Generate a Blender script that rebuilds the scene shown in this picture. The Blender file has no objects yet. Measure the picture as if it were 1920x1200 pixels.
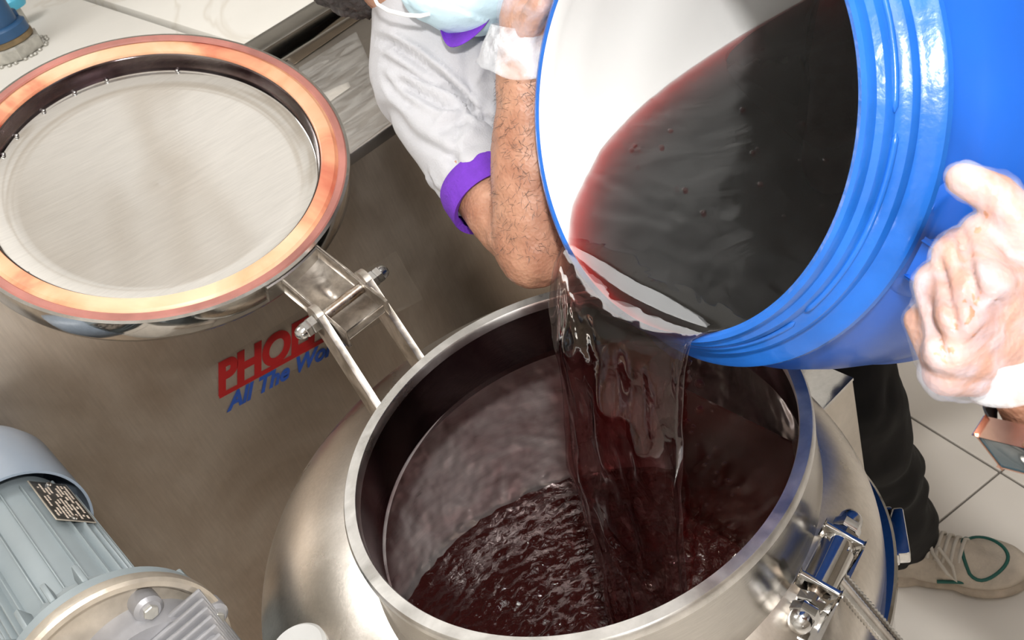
import bpy, bmesh, math, random
import numpy as np
from mathutils import Vector as V, Matrix, noise
random.seed(7)
S = bpy.context.scene
COL = S.collection
PI = math.pi

# ------------------------------------------------------------------ camera, world, flash, exposure
CAM = V((-0.3913, -0.7046, 1.6659))
RX, RY, RZ = V((0.7121, -0.5927, 0.3763)), V((-0.6396, -0.3266, 0.6958)), V((-0.2895, -0.7362, -0.6117))
FPX = 2000.0
right = V((RX[0], RY[0], RZ[0])); down = V((RX[1], RY[1], RZ[1])); fwd = V((RX[2], RY[2], RZ[2]))
cd = bpy.data.cameras.new('camera'); cam = bpy.data.objects.new('camera', cd); COL.objects.link(cam)
m = Matrix.Identity(4)
for i in range(3):
    m[i][0] = right[i]; m[i][1] = -down[i]; m[i][2] = -fwd[i]; m[i][3] = CAM[i]
cam.matrix_world = m
cd.sensor_width = 36.0; cd.lens = FPX / 1920 * 36; cd.clip_start = 0.02; cd.clip_end = 60
cd.dof.use_dof = True; cd.dof.focus_distance = 1.08; cd.dof.aperture_fstop = 20.0
S.camera = cam
w = bpy.data.worlds.new('world'); S.world = w; w.use_nodes = True
w.node_tree.nodes['Background'].inputs[0].default_value = (0.9, 0.95, 1, 1)
w.node_tree.nodes['Background'].inputs[1].default_value = 0.3
S.view_settings.view_transform = 'Standard'; S.view_settings.look = 'None'
S.view_settings.gamma = 1; S.view_settings.use_curve_mapping = False; S.view_settings.exposure = 0.0
def area(name, loc, target, size, power, color=(1, 1, 1)):
    l = bpy.data.lights.new(name, 'AREA'); l.shape = 'DISK'; l.size = size; l.energy = power; l.color = color
    o = bpy.data.objects.new(name, l); COL.objects.link(o); o.location = loc
    o.rotation_euler = (V(target) - V(loc)).to_track_quat('-Z', 'Y').to_euler(); return o
area('camera_flash', (-0.39, -0.88, 2.05), (0.12, 0.1, 0.95), 0.08, 21, (1, 0.98, 0.95))
area('added_uplight', (-0.9, -1.6, 1.1), (-0.8, -1.2, 3.0), 0.4, 50, (1, 0.985, 0.96))  # added uplight: brightens the ceiling so it fills the room
area('added_uplight', (1.25, 1.7, 1.9), (1.2, 1.7, 3.0), 0.4, 12, (1, 0.985, 0.96))  # second added uplight, for the ceiling area mirrored in the lid
area('ambient_fill_light', (0.2, -0.9, 2.93), (0.2, -0.9, 0), 1.2, 9, (1, 0.99, 0.97))  # ambient fill, added below an unseen ceiling panel
area('ambient_fill_light', (-0.6, 1.9, 2.93), (-0.6, 1.9, 0), 1.2, 18, (1, 0.99, 0.97))  # same added fill over the machine

def ray(px, py):
    return right * ((px - 960) / FPX) + down * ((py - 600) / FPX) + fwd
def at(px, py, d): return CAM + ray(px, py) * d
def onz(px, py, z):
    r = ray(px, py); return CAM + r * ((z - CAM.z) / r.z)
def ony(px, py, y):
    r = ray(px, py); return CAM + r * ((y - CAM.y) / r.y)

# ------------------------------------------------------------------ materials
def new_mat(name):
    m = bpy.data.materials.new(name); m.use_nodes = True
    nt = m.node_tree; return m, nt, nt.nodes['Principled BSDF']
def N(nt, t, **kw):
    n = nt.nodes.new(t)
    for k, v in kw.items():
        if k in n.inputs.keys(): n.inputs[k].default_value = v
        else: setattr(n, k, v)
    return n
def L(nt, a, ao, b, bi): nt.links.new(a.outputs[ao], b.inputs[bi])
def coords(nt, scale=(1, 1, 1), rot=(0, 0, 0), kind='Object'):
    tc = N(nt, 'ShaderNodeTexCoord'); mp = N(nt, 'ShaderNodeMapping')
    mp.inputs['Scale'].default_value = scale; mp.inputs['Rotation'].default_value = rot
    L(nt, tc, kind, mp, 'Vector'); return mp
def ramp(nt, stops):
    r = N(nt, 'ShaderNodeValToRGB'); e = r.color_ramp.elements
    while len(e) < len(stops): e.new(0.5)
    for i, (p, c) in enumerate(stops):
        e[i].position = p; e[i].color = (c[0], c[1], c[2], 1) if not isinstance(c, (int, float)) else (c, c, c, 1)
    return r
def plain(name, c, rough=0.5, metal=0.0, var=0.08, scale=12, bump=0.0, bscale=80, coat=0.0, sss=0.0, spec=0.5, sheen=0.0):
    m, nt, b = new_mat(name)
    mp = coords(nt); nz = N(nt, 'ShaderNodeTexNoise', Scale=scale, Detail=5.0); L(nt, mp, 'Vector', nz, 'Vector')
    r = ramp(nt, [(0.3, [x * (1 - var) for x in c]), (0.7, [min(1, x * (1 + var)) for x in c])])
    L(nt, nz, 'Fac', r, 'Fac'); L(nt, r, 'Color', b, 'Base Color')
    b.inputs['Roughness'].default_value = rough; b.inputs['Metallic'].default_value = metal
    b.inputs['Coat Weight'].default_value = coat; b.inputs['Specular IOR Level'].default_value = spec
    b.inputs['Sheen Weight'].default_value = sheen
    if sss: b.inputs['Subsurface Weight'].default_value = sss; b.inputs['Subsurface Radius'].default_value = (.01, .004, .002); b.inputs['Subsurface Scale'].default_value = .3
    if bump:
        n2 = N(nt, 'ShaderNodeTexNoise', Scale=bscale, Detail=4.0); L(nt, mp, 'Vector', n2, 'Vector')
        bp = N(nt, 'ShaderNodeBump', Strength=bump, Distance=0.002); L(nt, n2, 'Fac', bp, 'Height'); L(nt, bp, 'Normal', b, 'Normal')
    return m
def steel(name, c=(.66, .64, .61), rough=0.22, stretch=(6, 6, 90), bump=0.12, grime=None, gs=3.0, rvar=0.1, wave=0.0, wscale=4.0, rot=(0, 0, 0), wdist=0.01):
    m, nt, b = new_mat(name); b.inputs['Metallic'].default_value = 1
    mp = coords(nt, stretch, rot); nz = N(nt, 'ShaderNodeTexNoise', Scale=6.0, Detail=6.0, Roughness=0.7); L(nt, mp, 'Vector', nz, 'Vector')
    m2 = coords(nt); g = N(nt, 'ShaderNodeTexNoise', Scale=gs, Detail=7.0, Roughness=0.6, Distortion=0.6); L(nt, m2, 'Vector', g, 'Vector')
    gc = grime or [x * 0.72 for x in c]
    r = ramp(nt, [(0.38, gc), (0.62, c)]); L(nt, g, 'Fac', r, 'Fac')
    mx = N(nt, 'ShaderNodeMixRGB', blend_type='MULTIPLY', Fac=0.35); rr = ramp(nt, [(0.3, 0.65), (0.65, 1.0)])
    L(nt, nz, 'Fac', rr, 'Fac'); L(nt, r, 'Color', mx, 'Color1'); L(nt, rr, 'Color', mx, 'Color2'); L(nt, mx, 'Color', b, 'Base Color')
    mr = N(nt, 'ShaderNodeMapRange'); mr.inputs['To Min'].default_value = max(0.02, rough - rvar); mr.inputs['To Max'].default_value = rough + rvar
    mr.inputs['From Min'].default_value = .3; mr.inputs['From Max'].default_value = .7
    L(nt, g, 'Fac', mr, 'Value'); L(nt, mr, 'Result', b, 'Roughness')
    bp = N(nt, 'ShaderNodeBump', Strength=bump, Distance=0.0006); L(nt, nz, 'Fac', bp, 'Height')
    if wave:
        n3 = N(nt, 'ShaderNodeTexNoise', Scale=wscale, Detail=2.0); L(nt, m2, 'Vector', n3, 'Vector')
        b2 = N(nt, 'ShaderNodeBump', Strength=wave, Distance=wdist); L(nt, n3, 'Fac', b2, 'Height'); L(nt, bp, 'Normal', b2, 'Normal'); L(nt, b2, 'Normal', b, 'Normal')
    else: L(nt, bp, 'Normal', b, 'Normal')
    return m
def less_metal(m, v): m.node_tree.nodes['Principled BSDF'].inputs['Metallic'].default_value = v
def marble(name, base=(.80, .77, .72), vein=(.55, .49, .42), scale=1.3, rough=0.35, vw=.015):
    m, nt, b = new_mat(name)
    mp = coords(nt); n1 = N(nt, 'ShaderNodeTexNoise', Scale=scale, Detail=4.0, Distortion=0.8); L(nt, mp, 'Vector', n1, 'Vector')
    v = ramp(nt, [(0.5 - vw, 0.0), (0.5, 1.0), (0.5 + vw, 0.0)]); L(nt, n1, 'Fac', v, 'Fac')
    n2 = N(nt, 'ShaderNodeTexNoise', Scale=scale * 2.5, Detail=6.0); L(nt, mp, 'Vector', n2, 'Vector')
    r = ramp(nt, [(0.3, [x * .93 for x in base]), (0.7, base)]); L(nt, n2, 'Fac', r, 'Fac')
    mx = N(nt, 'ShaderNodeMixRGB'); L(nt, v, 'Color', mx, 'Fac'); L(nt, r, 'Color', mx, 'Color1'); mx.inputs['Color2'].default_value = (*vein, 1)
    f = N(nt, 'ShaderNodeMath', operation='MULTIPLY'); f.inputs[1].default_value = 0.6; L(nt, v, 'Color', f, 0); L(nt, f, 0, mx, 'Fac')
    L(nt, mx, 'Color', b, 'Base Color'); b.inputs['Roughness'].default_value = rough
    return m
def liquid(name, dens, color, bump=0.3, scale=18, tint=(1, 1, 1), refr=0.0, gloss=1.0, bdist=0.01, stretch=(1, 1, 1)):
    """a clear liquid: reflecting, see-through surface over a coloured absorbing volume"""
    m, nt, b = new_mat(name); nt.nodes.remove(b); out = nt.nodes['Material Output']
    mp = coords(nt, stretch); nz = N(nt, 'ShaderNodeTexNoise', Scale=scale, Detail=3.0, Distortion=1.5); L(nt, mp, 'Vector', nz, 'Vector')
    bp = N(nt, 'ShaderNodeBump', Strength=bump, Distance=bdist); L(nt, nz, 'Fac', bp, 'Height')
    fr = N(nt, 'ShaderNodeFresnel', IOR=1.36); L(nt, bp, 'Normal', fr, 'Normal')
    fm = N(nt, 'ShaderNodeMath', operation='MULTIPLY'); fm.inputs[1].default_value = gloss; fm.use_clamp = True; ge = N(nt, 'ShaderNodeNewGeometry'); fo = N(nt, 'ShaderNodeMath', operation='SUBTRACT'); fo.inputs[0].default_value = 1; L(nt, ge, 'Backfacing', fo, 1); fp_ = N(nt, 'ShaderNodeMath', operation='MULTIPLY'); L(nt, fr, 'Fac', fp_, 0); L(nt, fo, 0, fp_, 1); L(nt, fp_, 0, fm, 0)
    gl = N(nt, 'ShaderNodeBsdfGlossy', Roughness=0.03); L(nt, bp, 'Normal', gl, 'Normal')
    tr = N(nt, 'ShaderNodeBsdfTransparent'); tr.inputs['Color'].default_value = (*tint, 1)
    rf = N(nt, 'ShaderNodeBsdfRefraction', IOR=1.15, Roughness=0.0); rf.inputs['Color'].default_value = (*tint, 1); L(nt, bp, 'Normal', rf, 'Normal')
    m0 = N(nt, 'ShaderNodeMixShader', Fac=refr); L(nt, tr, 0, m0, 1); L(nt, rf, 0, m0, 2)
    m1 = N(nt, 'ShaderNodeMixShader'); L(nt, fm, 0, m1, 'Fac'); L(nt, m0, 0, m1, 1); L(nt, gl, 0, m1, 2); L(nt, m1, 0, out, 'Surface')
    va = N(nt, 'ShaderNodeVolumeAbsorption', Density=dens); va.inputs['Color'].default_value = (*color, 1); L(nt, va, 0, out, 'Volume')
    return m
def skin_mat(name, c=(.62, .36, .25), c2=(.45, .22, .14)):
    m, nt, b = new_mat(name)
    mp = coords(nt); n1 = N(nt, 'ShaderNodeTexNoise', Scale=22.0, Detail=6.0); L(nt, mp, 'Vector', n1, 'Vector')
    r = ramp(nt, [(0.32, c2), (0.62, c)]); L(nt, n1, 'Fac', r, 'Fac'); L(nt, r, 'Color', b, 'Base Color')
    b.inputs['Roughness'].default_value = .48; b.inputs['Subsurface Weight'].default_value = .15
    b.inputs['Subsurface Radius'].default_value = (.01, .004, .002); b.inputs['Subsurface Scale'].default_value = .3
    vo = N(nt, 'ShaderNodeTexVoronoi', Scale=260.0); L(nt, mp, 'Vector', vo, 'Vector')
    n2 = N(nt, 'ShaderNodeTexNoise', Scale=60.0, Detail=5.0); L(nt, mp, 'Vector', n2, 'Vector')
    ad = N(nt, 'ShaderNodeMath', operation='ADD'); L(nt, vo, 'Distance', ad, 0); L(nt, n2, 'Fac', ad, 1)
    bp = N(nt, 'ShaderNodeBump', Strength=.35, Distance=.0015); L(nt, ad, 0, bp, 'Height'); L(nt, bp, 'Normal', b, 'Normal')
    return m
def film(name, color=(.9, .92, .95), alpha=0.25, rough=0.2, bump=.6, scale=60, stretch=(1, 1, 1), dist=.003):
    """thin clear plastic: mostly see-through with soft sheen"""
    m, nt, b = new_mat(name); out = nt.nodes['Material Output']
    mp = coords(nt, stretch); nz = N(nt, 'ShaderNodeTexNoise', Scale=scale, Detail=4.0, Distortion=1.0); L(nt, mp, 'Vector', nz, 'Vector')
    bp = N(nt, 'ShaderNodeBump', Strength=bump, Distance=dist); L(nt, nz, 'Fac', bp, 'Height')
    b.inputs['Base Color'].default_value = (*color, 1); b.inputs['Roughness'].default_value = rough; L(nt, bp, 'Normal', b, 'Normal')
    r = ramp(nt, [(.35, alpha * .4), (.7, min(1, alpha * 1.9))]); L(nt, nz, 'Fac', r, 'Fac')
    tr = N(nt, 'ShaderNodeBsdfTransparent'); mx = N(nt, 'ShaderNodeMixShader')
    L(nt, r, 'Color', mx, 'Fac'); L(nt, tr, 0, mx, 1); L(nt, b, 0, mx, 2); L(nt, mx, 0, out, 'Surface')
    return m

M = {}
M['steel'] = steel('brushed_steel')
M['dome'] = steel('worn_dome_steel', (.88, .83, .77), .30, (40, 40, 6), .15, grime=(.66, .61, .55), gs=5, wave=.25, wscale=3, rvar=.08)
M['mirror'] = steel('polished_steel', (.75, .74, .72), .07, (30, 30, 30), .03, gs=6, rvar=.04)
M['lidpan'] = steel('lid_pan_steel', (.86, .845, .82), .055, (3, 60, 3), .03, grime=(.79, .775, .75), gs=2.0, rvar=.03, wave=.16, wscale=2.6)
M['rim'] = steel('rim_steel', (.93, .92, .90), .34, (10, 10, 10), .08, gs=14)
M['inside'] = steel('vessel_inside_steel', (.86, .78, .76), .20, (5, 5, 60), .40, grime=(.62, .46, .45), gs=7, rvar=.09, wave=1.0, wscale=15, wdist=.028)
less_metal(M['inside'], .72)
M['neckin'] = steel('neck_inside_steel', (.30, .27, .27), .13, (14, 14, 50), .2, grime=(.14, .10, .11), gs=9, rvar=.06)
M['arm'] = steel('flat_bar_steel', (.78, .73, .67), .38, (20, 20, 20), .2, grime=(.46, .42, .37), gs=30)
M['bracket'] = steel('stained_bracket_steel', (.78, .72, .65), .42, (9, 9, 9), .3, grime=(.46, .41, .36), gs=42)
M['bolt'] = steel('bolt_steel', (.76, .76, .76), .14, (20, 20, 20), .05, gs=30)
M['thread'] = steel('threaded_steel', (.72, .68, .62), .25, (20, 20, 20), .05, gs=60, grime=(.5, .36, .26))
M['panel'] = steel('machine_panel_steel', (.80, .71, .62), .40, (40, 40, 3), .12, grime=(.60, .50, .41), gs=2.6, rvar=.08, wave=.35, wscale=3)
M['ledge'] = steel('machine_top_steel', (.50, .46, .42), .38, (2, 60, 60), .10, grime=(.33, .30, .28), gs=3, rvar=.1)
M['trimst'] = steel('machine_trim_steel', (.66, .65, .63), .2, (2, 60, 60), .08, gs=4)
M['dark'] = plain('black_gap', (.012, .011, .010), .5)
M['boxst'] = steel('box_steel', (.68, .63, .57), .16, (9, 9, 9), .05, gs=6, grime=(.55, .50, .44), wave=.3, wscale=7)
M['gasket'] = None
M['blue'] = plain('blue_plastic', (.011, .098, .47), .30, var=.10, scale=7, bump=.22, bscale=35, coat=.15)
M['blueband'] = plain('blue_plastic_neck', (.015, .125, .50), .24, var=.14, scale=16, bump=.45, bscale=60, coat=.2)
M['white'] = plain('white_plastic', (.95, .95, .945), .38, var=.015, scale=3, bump=.05, bscale=20)
M['black'] = plain('black_rubber', (.015, .015, .017), .5)
M['skin'] = skin_mat('skin', (.48, .26, .17), (.34, .155, .095))
M['skin2'] = skin_mat('skin_pale', (.49, .27, .185), (.34, .155, .095))
M['shirt'] = plain('grey_shirt', (.45, .45, .475), .9, var=.03, scale=4, bump=.35, bscale=420, sheen=.2)
M['purple'] = plain('purple_rib', (.13, .025, .40), .85, var=.15, scale=60, bump=.5, bscale=300)
M['mask'] = plain('pale_blue_mask', (.62, .83, .93), .8, var=.03, scale=8, bump=.3, bscale=120)
M['maskw'] = plain('white_mask_edge', (.88, .90, .92), .8, var=.02)
M['hair'] = plain('dark_hair', (.035, .030, .030), .45, var=.5, scale=90, bump=1.0, bscale=160)
M['pants'] = plain('black_trousers', (.009, .0085, .0085), .9, var=.4, scale=9, bump=.5, bscale=40)
M['glove'] = film('clear_glove', (.72, .76, .92), .17, .22, .9, 38, (1, 1, 1), .004)  # bluish tint stands in for glare on the plastic
M['cuff'] = film('clear_glove_cuff', (.88, .91, .95), .24, .2, 1.0, 30, (1, 1, 1), .005)
M['shoe'] = plain('worn_white_mesh_shoe', (.52, .45, .37), .8, var=.18, scale=30, bump=.6, bscale=260)
M['sole'] = plain('dirty_sole', (.40, .33, .26), .8, var=.3, scale=25, bump=.4)
M['lace'] = plain('shoe_lace', (.62, .57, .50), .9, var=.1)
M['green'] = plain('green_shoe_trim', (.01, .10, .08), .6)
M['motor'] = plain('grey_motor_paint', (.27, .315, .335), .42, var=.05, scale=14, bump=.35, bscale=26, coat=.1)
M['motor2'] = plain('bluegrey_motor_cover', (.29, .35, .43), .33, var=.04, scale=10, bump=.1, coat=.15)
M['alu'] = plain('grey_cast_aluminium', (.36, .36, .38), .42, metal=.35, var=.12, scale=22, bump=.5, bscale=60)
M['castgold'] = plain('worn_cast_edge', (.56, .50, .42), .4, metal=.5, var=.2, scale=30, bump=.3)
M['bluepipe'] = plain('navy_blue_paint', (.022, .085, .20), .4, var=.12, scale=18, bump=.2)
M['cyan'] = plain('light_blue_knob', (.10, .50, .72), .3)
M['nut'] = plain('dull_zinc', (.52, .51, .47), .4, metal=.6, var=.2, scale=50, bump=.3)
M['brass'] = plain('brown_seal', (.20, .14, .07), .6, var=.3, scale=40)
M['tape'] = steel('brown_tape', (.27, .215, .16), .42, (3, 30, 3), .1, gs=8)
M['floort'] = plain('cream_floor_tile', (.78, .73, .665), .38, var=.05, scale=3, bump=.03)
M['grout'] = plain('dark_grout', (.17, .155, .135), .9)
M['ceil'] = marble('marbled_ceiling_panel', (.88, .86, .83), (.50, .42, .33), 1.0, .5, .028)
M['marble'] = marble('cream_marble', (.88, .855, .80), (.70, .65, .57), 1.6, .4)
M['stonejoint'] = plain('dark_stone_joint', (.05, .04, .035), .8)
M['wall'] = plain('painted_wall', (.6, .56, .5), .7, var=.05, scale=2)
M['walld'] = plain('dark_wall', (.50, .44, .38), .7, var=.1, scale=2)
M['red'] = plain('red_print', (.36, .012, .012), .5)
M['bprint'] = plain('blue_print', (.025, .075, .33), .5)
M['stick'] = film('clear_sticker', (.55, .5, .42), .05, .3, .1, 5)
M['pfilm'] = film('clear_cover_film', (.75, .73, .70), .16, .12, 1.0, 14, (1, 3, 1), .006)
M['npl'] = plain('black_nameplate', (.035, .033, .03), .4, var=.4, scale=90)
M['npt'] = plain('nameplate_print', (.66, .56, .47), .6)
M['rose'] = steel('rose_gold', (.75, .48, .38), .2, (9, 9, 9), .05)
M['glassd'] = plain('dark_watch_glass', (.02, .045, .06), .06, coat=.5)
M['foam'] = plain('pale_bubbles', (.8, .72, .72), .25)
def gasket_mat():
    m, nt, b = new_mat('orange_gasket'); mp = coords(nt)
    n = N(nt, 'ShaderNodeTexNoise', Scale=7.0, Detail=5.0, Distortion=.8); L(nt, mp, 'Vector', n, 'Vector')
    r = ramp(nt, [(.35, (.50, .10, .06)), (.5, (.86, .42, .24)), (.68, (.93, .60, .40))]); L(nt, n, 'Fac', r, 'Fac'); L(nt, r, 'Color', b, 'Base Color')
    b.inputs['Roughness'].default_value = .38; b.inputs['Subsurface Weight'].default_value = .1; b.inputs['Subsurface Scale'].default_value = .01
    return m
M['gasket'] = gasket_mat()
M['gasketd'] = plain('dull_red_gasket_lip', (.42, .17, .14), .5, var=.3, scale=14)
M['wine'] = liquid('dark_red_liquid', 105.0, (.76, .07, .06), .22, 9, gloss=2.1, bdist=.008, refr=.3)
M['winedrop'] = liquid('red_droplet_liquid', 150.0, (.88, .10, .07), .0, 10)
def vat_mat():
    m, nt, b = new_mat('dark_red_liquid_surface'); b.inputs['Base Color'].default_value = (.038, .008, .007, 1)
    b.inputs['Roughness'].default_value = .05; b.inputs['IOR'].default_value = 1.36; b.inputs['Coat Weight'].default_value = .6; b.inputs['Coat Roughness'].default_value = .02
    mp = coords(nt); n = N(nt, 'ShaderNodeTexNoise', Scale=55.0, Detail=4.0, Distortion=1.0); L(nt, mp, 'Vector', n, 'Vector')
    bp = N(nt, 'ShaderNodeBump', Strength=.6, Distance=.006); L(nt, n, 'Fac', bp, 'Height'); L(nt, bp, 'Normal', b, 'Normal'); L(nt, bp, 'Normal', b, 'Coat Normal')
    return m
M['vat'] = vat_mat()

# ------------------------------------------------------------------ helpers
def tag(o, label=None, cat=None, group=None, kind=None):
    for k, v in (('label', label), ('category', cat), ('group', group), ('kind', kind)):
        if v: o[k] = v
    return o
def empty(name, loc=(0, 0, 0), label=None, cat=None, group=None):
    o = bpy.data.objects.new(name, None); COL.objects.link(o); o.location = loc; o.empty_display_size = .05
    return tag(o, label, cat, group)
def put(name, me, mat, parent=None, label=None, smooth=True):
    o = bpy.data.objects.new(name, me); COL.objects.link(o)
    if mat: me.materials.append(mat) if not me.materials else None
    if smooth:
        me.polygons.foreach_set('use_smooth', [True] * len(me.polygons))
    if parent:
        o.parent = parent; o.matrix_parent_inverse = Matrix.Translation(-V(parent.location)) if parent.parent is None else Matrix.Identity(4)
    if label: o['label'] = label
    return o
def from_bm(bm, name='mesh'):
    bmesh.ops.recalc_face_normals(bm, faces=bm.faces[:])
    me = bpy.data.meshes.new(name); bm.to_mesh(me); bm.free(); return me
def ob(name, bm, mat, parent=None, label=None, smooth=True, sharp=None):
    me = from_bm(bm, name)
    o = put(name, me, mat, parent, label, smooth)
    if sharp and smooth:
        try: me.set_sharp_from_angle(angle=math.radians(sharp))
        except Exception: pass
    return o
def frame(axis, ref=(0, 0, 1)):
    z = V(axis).normalized(); r = V(ref)
    if abs(z.dot(r)) > .95: r = V((1, 0, 0)) if abs(z.x) < .9 else V((0, 1, 0))
    x = (r - z * z.dot(r)).normalized(); y = z.cross(x); return x, y, z
def add_rings(bm, rings, closed=True, cap=True):
    vs = [[bm.verts.new(p) for p in r] for r in rings]
    n = len(rings[0])
    for a, b in zip(vs, vs[1:]):
        for i in range(n if closed else n - 1):
            j = (i + 1) % n
            try: bm.faces.new((a[i], a[j], b[j], b[i]))
            except ValueError: pass
    if cap:
        for r in (vs[0], vs[-1]):
            try: bm.faces.new(r)
            except ValueError: pass
    return vs
def add_lathe(bm, prof, o, axis, seg=96, cap=True, ref=(0, 0, 1)):
    x, y, z = frame(axis, ref); o = V(o); rings = []
    for r, t in prof:
        r = max(r, 1e-5)
        rings.append([o + z * t + (x * math.cos(2 * PI * i / seg) + y * math.sin(2 * PI * i / seg)) * r for i in range(seg)])
    add_rings(bm, rings, True, cap)
def lathe(name, prof, o, axis, mat, parent=None, seg=96, cap=True, label=None, sharp=35):
    bm = bmesh.new(); add_lathe(bm, prof, o, axis, seg, cap); return ob(name, bm, mat, parent, label, True, sharp)
def add_tube(bm, pts, rad, seg=12, cap=True):
    pts = [V(p) for p in pts]; n = len(pts)
    if not hasattr(rad, '__len__'): rad = [rad] * n
    prevx = None; rings = []
    for i, p in enumerate(pts):
        d = (pts[min(i + 1, n - 1)] - pts[max(i - 1, 0)]).normalized()
        if prevx is None: x, y, _ = frame(d)
        else:
            x = (prevx - d * prevx.dot(d)).normalized(); y = d.cross(x)
        prevx = x
        rings.append([p + (x * math.cos(2 * PI * k / seg) + y * math.sin(2 * PI * k / seg)) * rad[i] for k in range(seg)])
    add_rings(bm, rings, True, cap)
def tube(name, pts, rad, mat, parent=None, seg=12, label=None):
    bm = bmesh.new(); add_tube(bm, pts, rad, seg); return ob(name, bm, mat, parent, label, True, 50)
def add_box(bm, c, x, y, z, sx, sy, sz, bev=0.0):
    """box centred at c, half sizes sx sy sz along unit axes x y z"""
    c, x, y, z = V(c), V(x), V(y), V(z)
    r = bmesh.ops.create_cube(bm, size=2.0)['verts']
    for v in r: v.co = c + x * (v.co.x * sx) + y * (v.co.y * sy) + z * (v.co.z * sz)
    if bev:
        es = list({e for v in r for e in v.link_edges}); bmesh.ops.bevel(bm, geom=es, offset=bev, segments=2, affect='EDGES', profile=.5)
X_, Y_, Z_ = V((1, 0, 0)), V((0, 1, 0)), V((0, 0, 1))
def box(name, lo, hi, mat, parent=None, bev=0.0, label=None):
    bm = bmesh.new(); lo, hi = V(lo), V(hi); add_box(bm, (lo + hi) / 2, X_, Y_, Z_, *((hi - lo) / 2), bev)
    return ob(name, bm, mat, parent, label, bool(bev), 40)
def obox(name, c, x, y, z, sx, sy, sz, mat, parent=None, bev=0.0, label=None):
    bm = bmesh.new(); add_box(bm, c, x, y, z, sx, sy, sz, bev); return ob(name, bm, mat, parent, label, bool(bev), 40)
def hexprism(name, c, axis, r, h, mat, parent=None, ref=(0, 0, 1)):
    bm = bmesh.new(); x, y, z = frame(axis, ref); c = V(c); rings = []
    for rr, t in ((r * .88, 0), (r, h * .12), (r, h * .88), (r * .88, h)):
        rings.append([c + z * t + (x * math.cos(PI * i / 3) + y * math.sin(PI * i / 3)) * rr for i in range(6)])
    add_rings(bm, rings); return ob(name, bm, mat, parent, None, False)
def acorn(name, c, axis, r, mat, parent=None):
    bm = bmesh.new(); x, y, z = frame(axis); c = V(c)
    add_rings(bm, [[c + z * t + (x * math.cos(PI * i / 3) + y * math.sin(PI * i / 3)) * rr for i in range(6)] for rr, t in ((r * .92, 0), (r, r * .12), (r, r * .7), (r * .86, r * .85))])
    add_lathe(bm, [(r * .84, r * .75), (r * .84, r * 1.0), (r * .78, r * 1.35), (r * .6, r * 1.65), (r * .3, r * 1.83), (0, r * 1.88)], c, axis, 20)
    return ob(name, bm, mat, parent, None, True, 30)
def springish(name, a, b, r, mat, parent, pitch=.0016, seg=14, depth=.10):
    a, b = V(a), V(b); n = int((b - a).length / pitch) * 2; pts = []; rad = []
    for i in range(n + 1):
        pts.append(a.lerp(b, i / n)); rad.append(r * (1 if i % 2 else 1 - depth))
    bm = bmesh.new(); add_tube(bm, pts, rad, seg); return ob(name, bm, mat, parent, None, True, 180)

def fuse(name, prims, voxel, mat, parent=None, smooth=4, label=None, post=None):
    """one continuous surface grown over tapered capsules and ellipsoids"""
    bm = bmesh.new()
    for p in prims:
        if p[0] == 'c':
            _, a, b, ra, rb = p[:5]; a, b = V(a), V(b); flat = len(p) > 5 and p[5]
            x, y, z = frame(b - a); l = (b - a).length; seg = 20; rings = []
            prof = []
            if not (flat and 'a' in flat): prof += [(ra * math.sin(t), -ra * math.cos(t)) for t in (.15, .5, .9, 1.3)]
            prof += [(ra, 0), (rb, l)]
            if not (flat and 'b' in flat): prof += [(rb * math.cos(t), l + rb * math.sin(t)) for t in (.3, .7, 1.1, 1.42)]
            for r, t in prof:
                rings.append([a + z * t + (x * math.cos(2 * PI * i / seg) + y * math.sin(2 * PI * i / seg)) * r for i in range(seg)])
            add_rings(bm, rings)
        else:
            _, c, ax, rr = p; c = V(c); x, y, z = ax
            r = bmesh.ops.create_icosphere(bm, subdivisions=3, radius=1.0)['verts']
            for v in r: v.co = c + x * (v.co.x * rr[0]) + y * (v.co.y * rr[1]) + z * (v.co.z * rr[2])
    me = from_bm(bm); t = bpy.data.objects.new('tmp', me); COL.objects.link(t)
    md = t.modifiers.new('r', 'REMESH'); md.mode = 'VOXEL'; md.voxel_size = voxel
    if smooth: sm = t.modifiers.new('s', 'SMOOTH'); sm.iterations = smooth; sm.factor = .5
    dg = bpy.context.evaluated_depsgraph_get(); dg.update()
    out = bpy.data.meshes.new_from_object(t.evaluated_get(dg)); bpy.data.objects.remove(t); bpy.data.meshes.remove(me)
    out.name = name
    if post:
        n = len(out.vertices); co = np.empty(n * 3); out.vertices.foreach_get('co', co); co = co.reshape(-1, 3)
        no = np.empty(n * 3); out.vertices.foreach_get('normal', no); no = no.reshape(-1, 3)
        co = post(co, no); out.vertices.foreach_set('co', co.ravel()); out.update()
    return put(name, out, mat, parent, label)
def fbm(p, s, seed=0): return noise.fractal(V((p[0] * s + seed, p[1] * s, p[2] * s)), 1.0, 2.0, 3)

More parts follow.
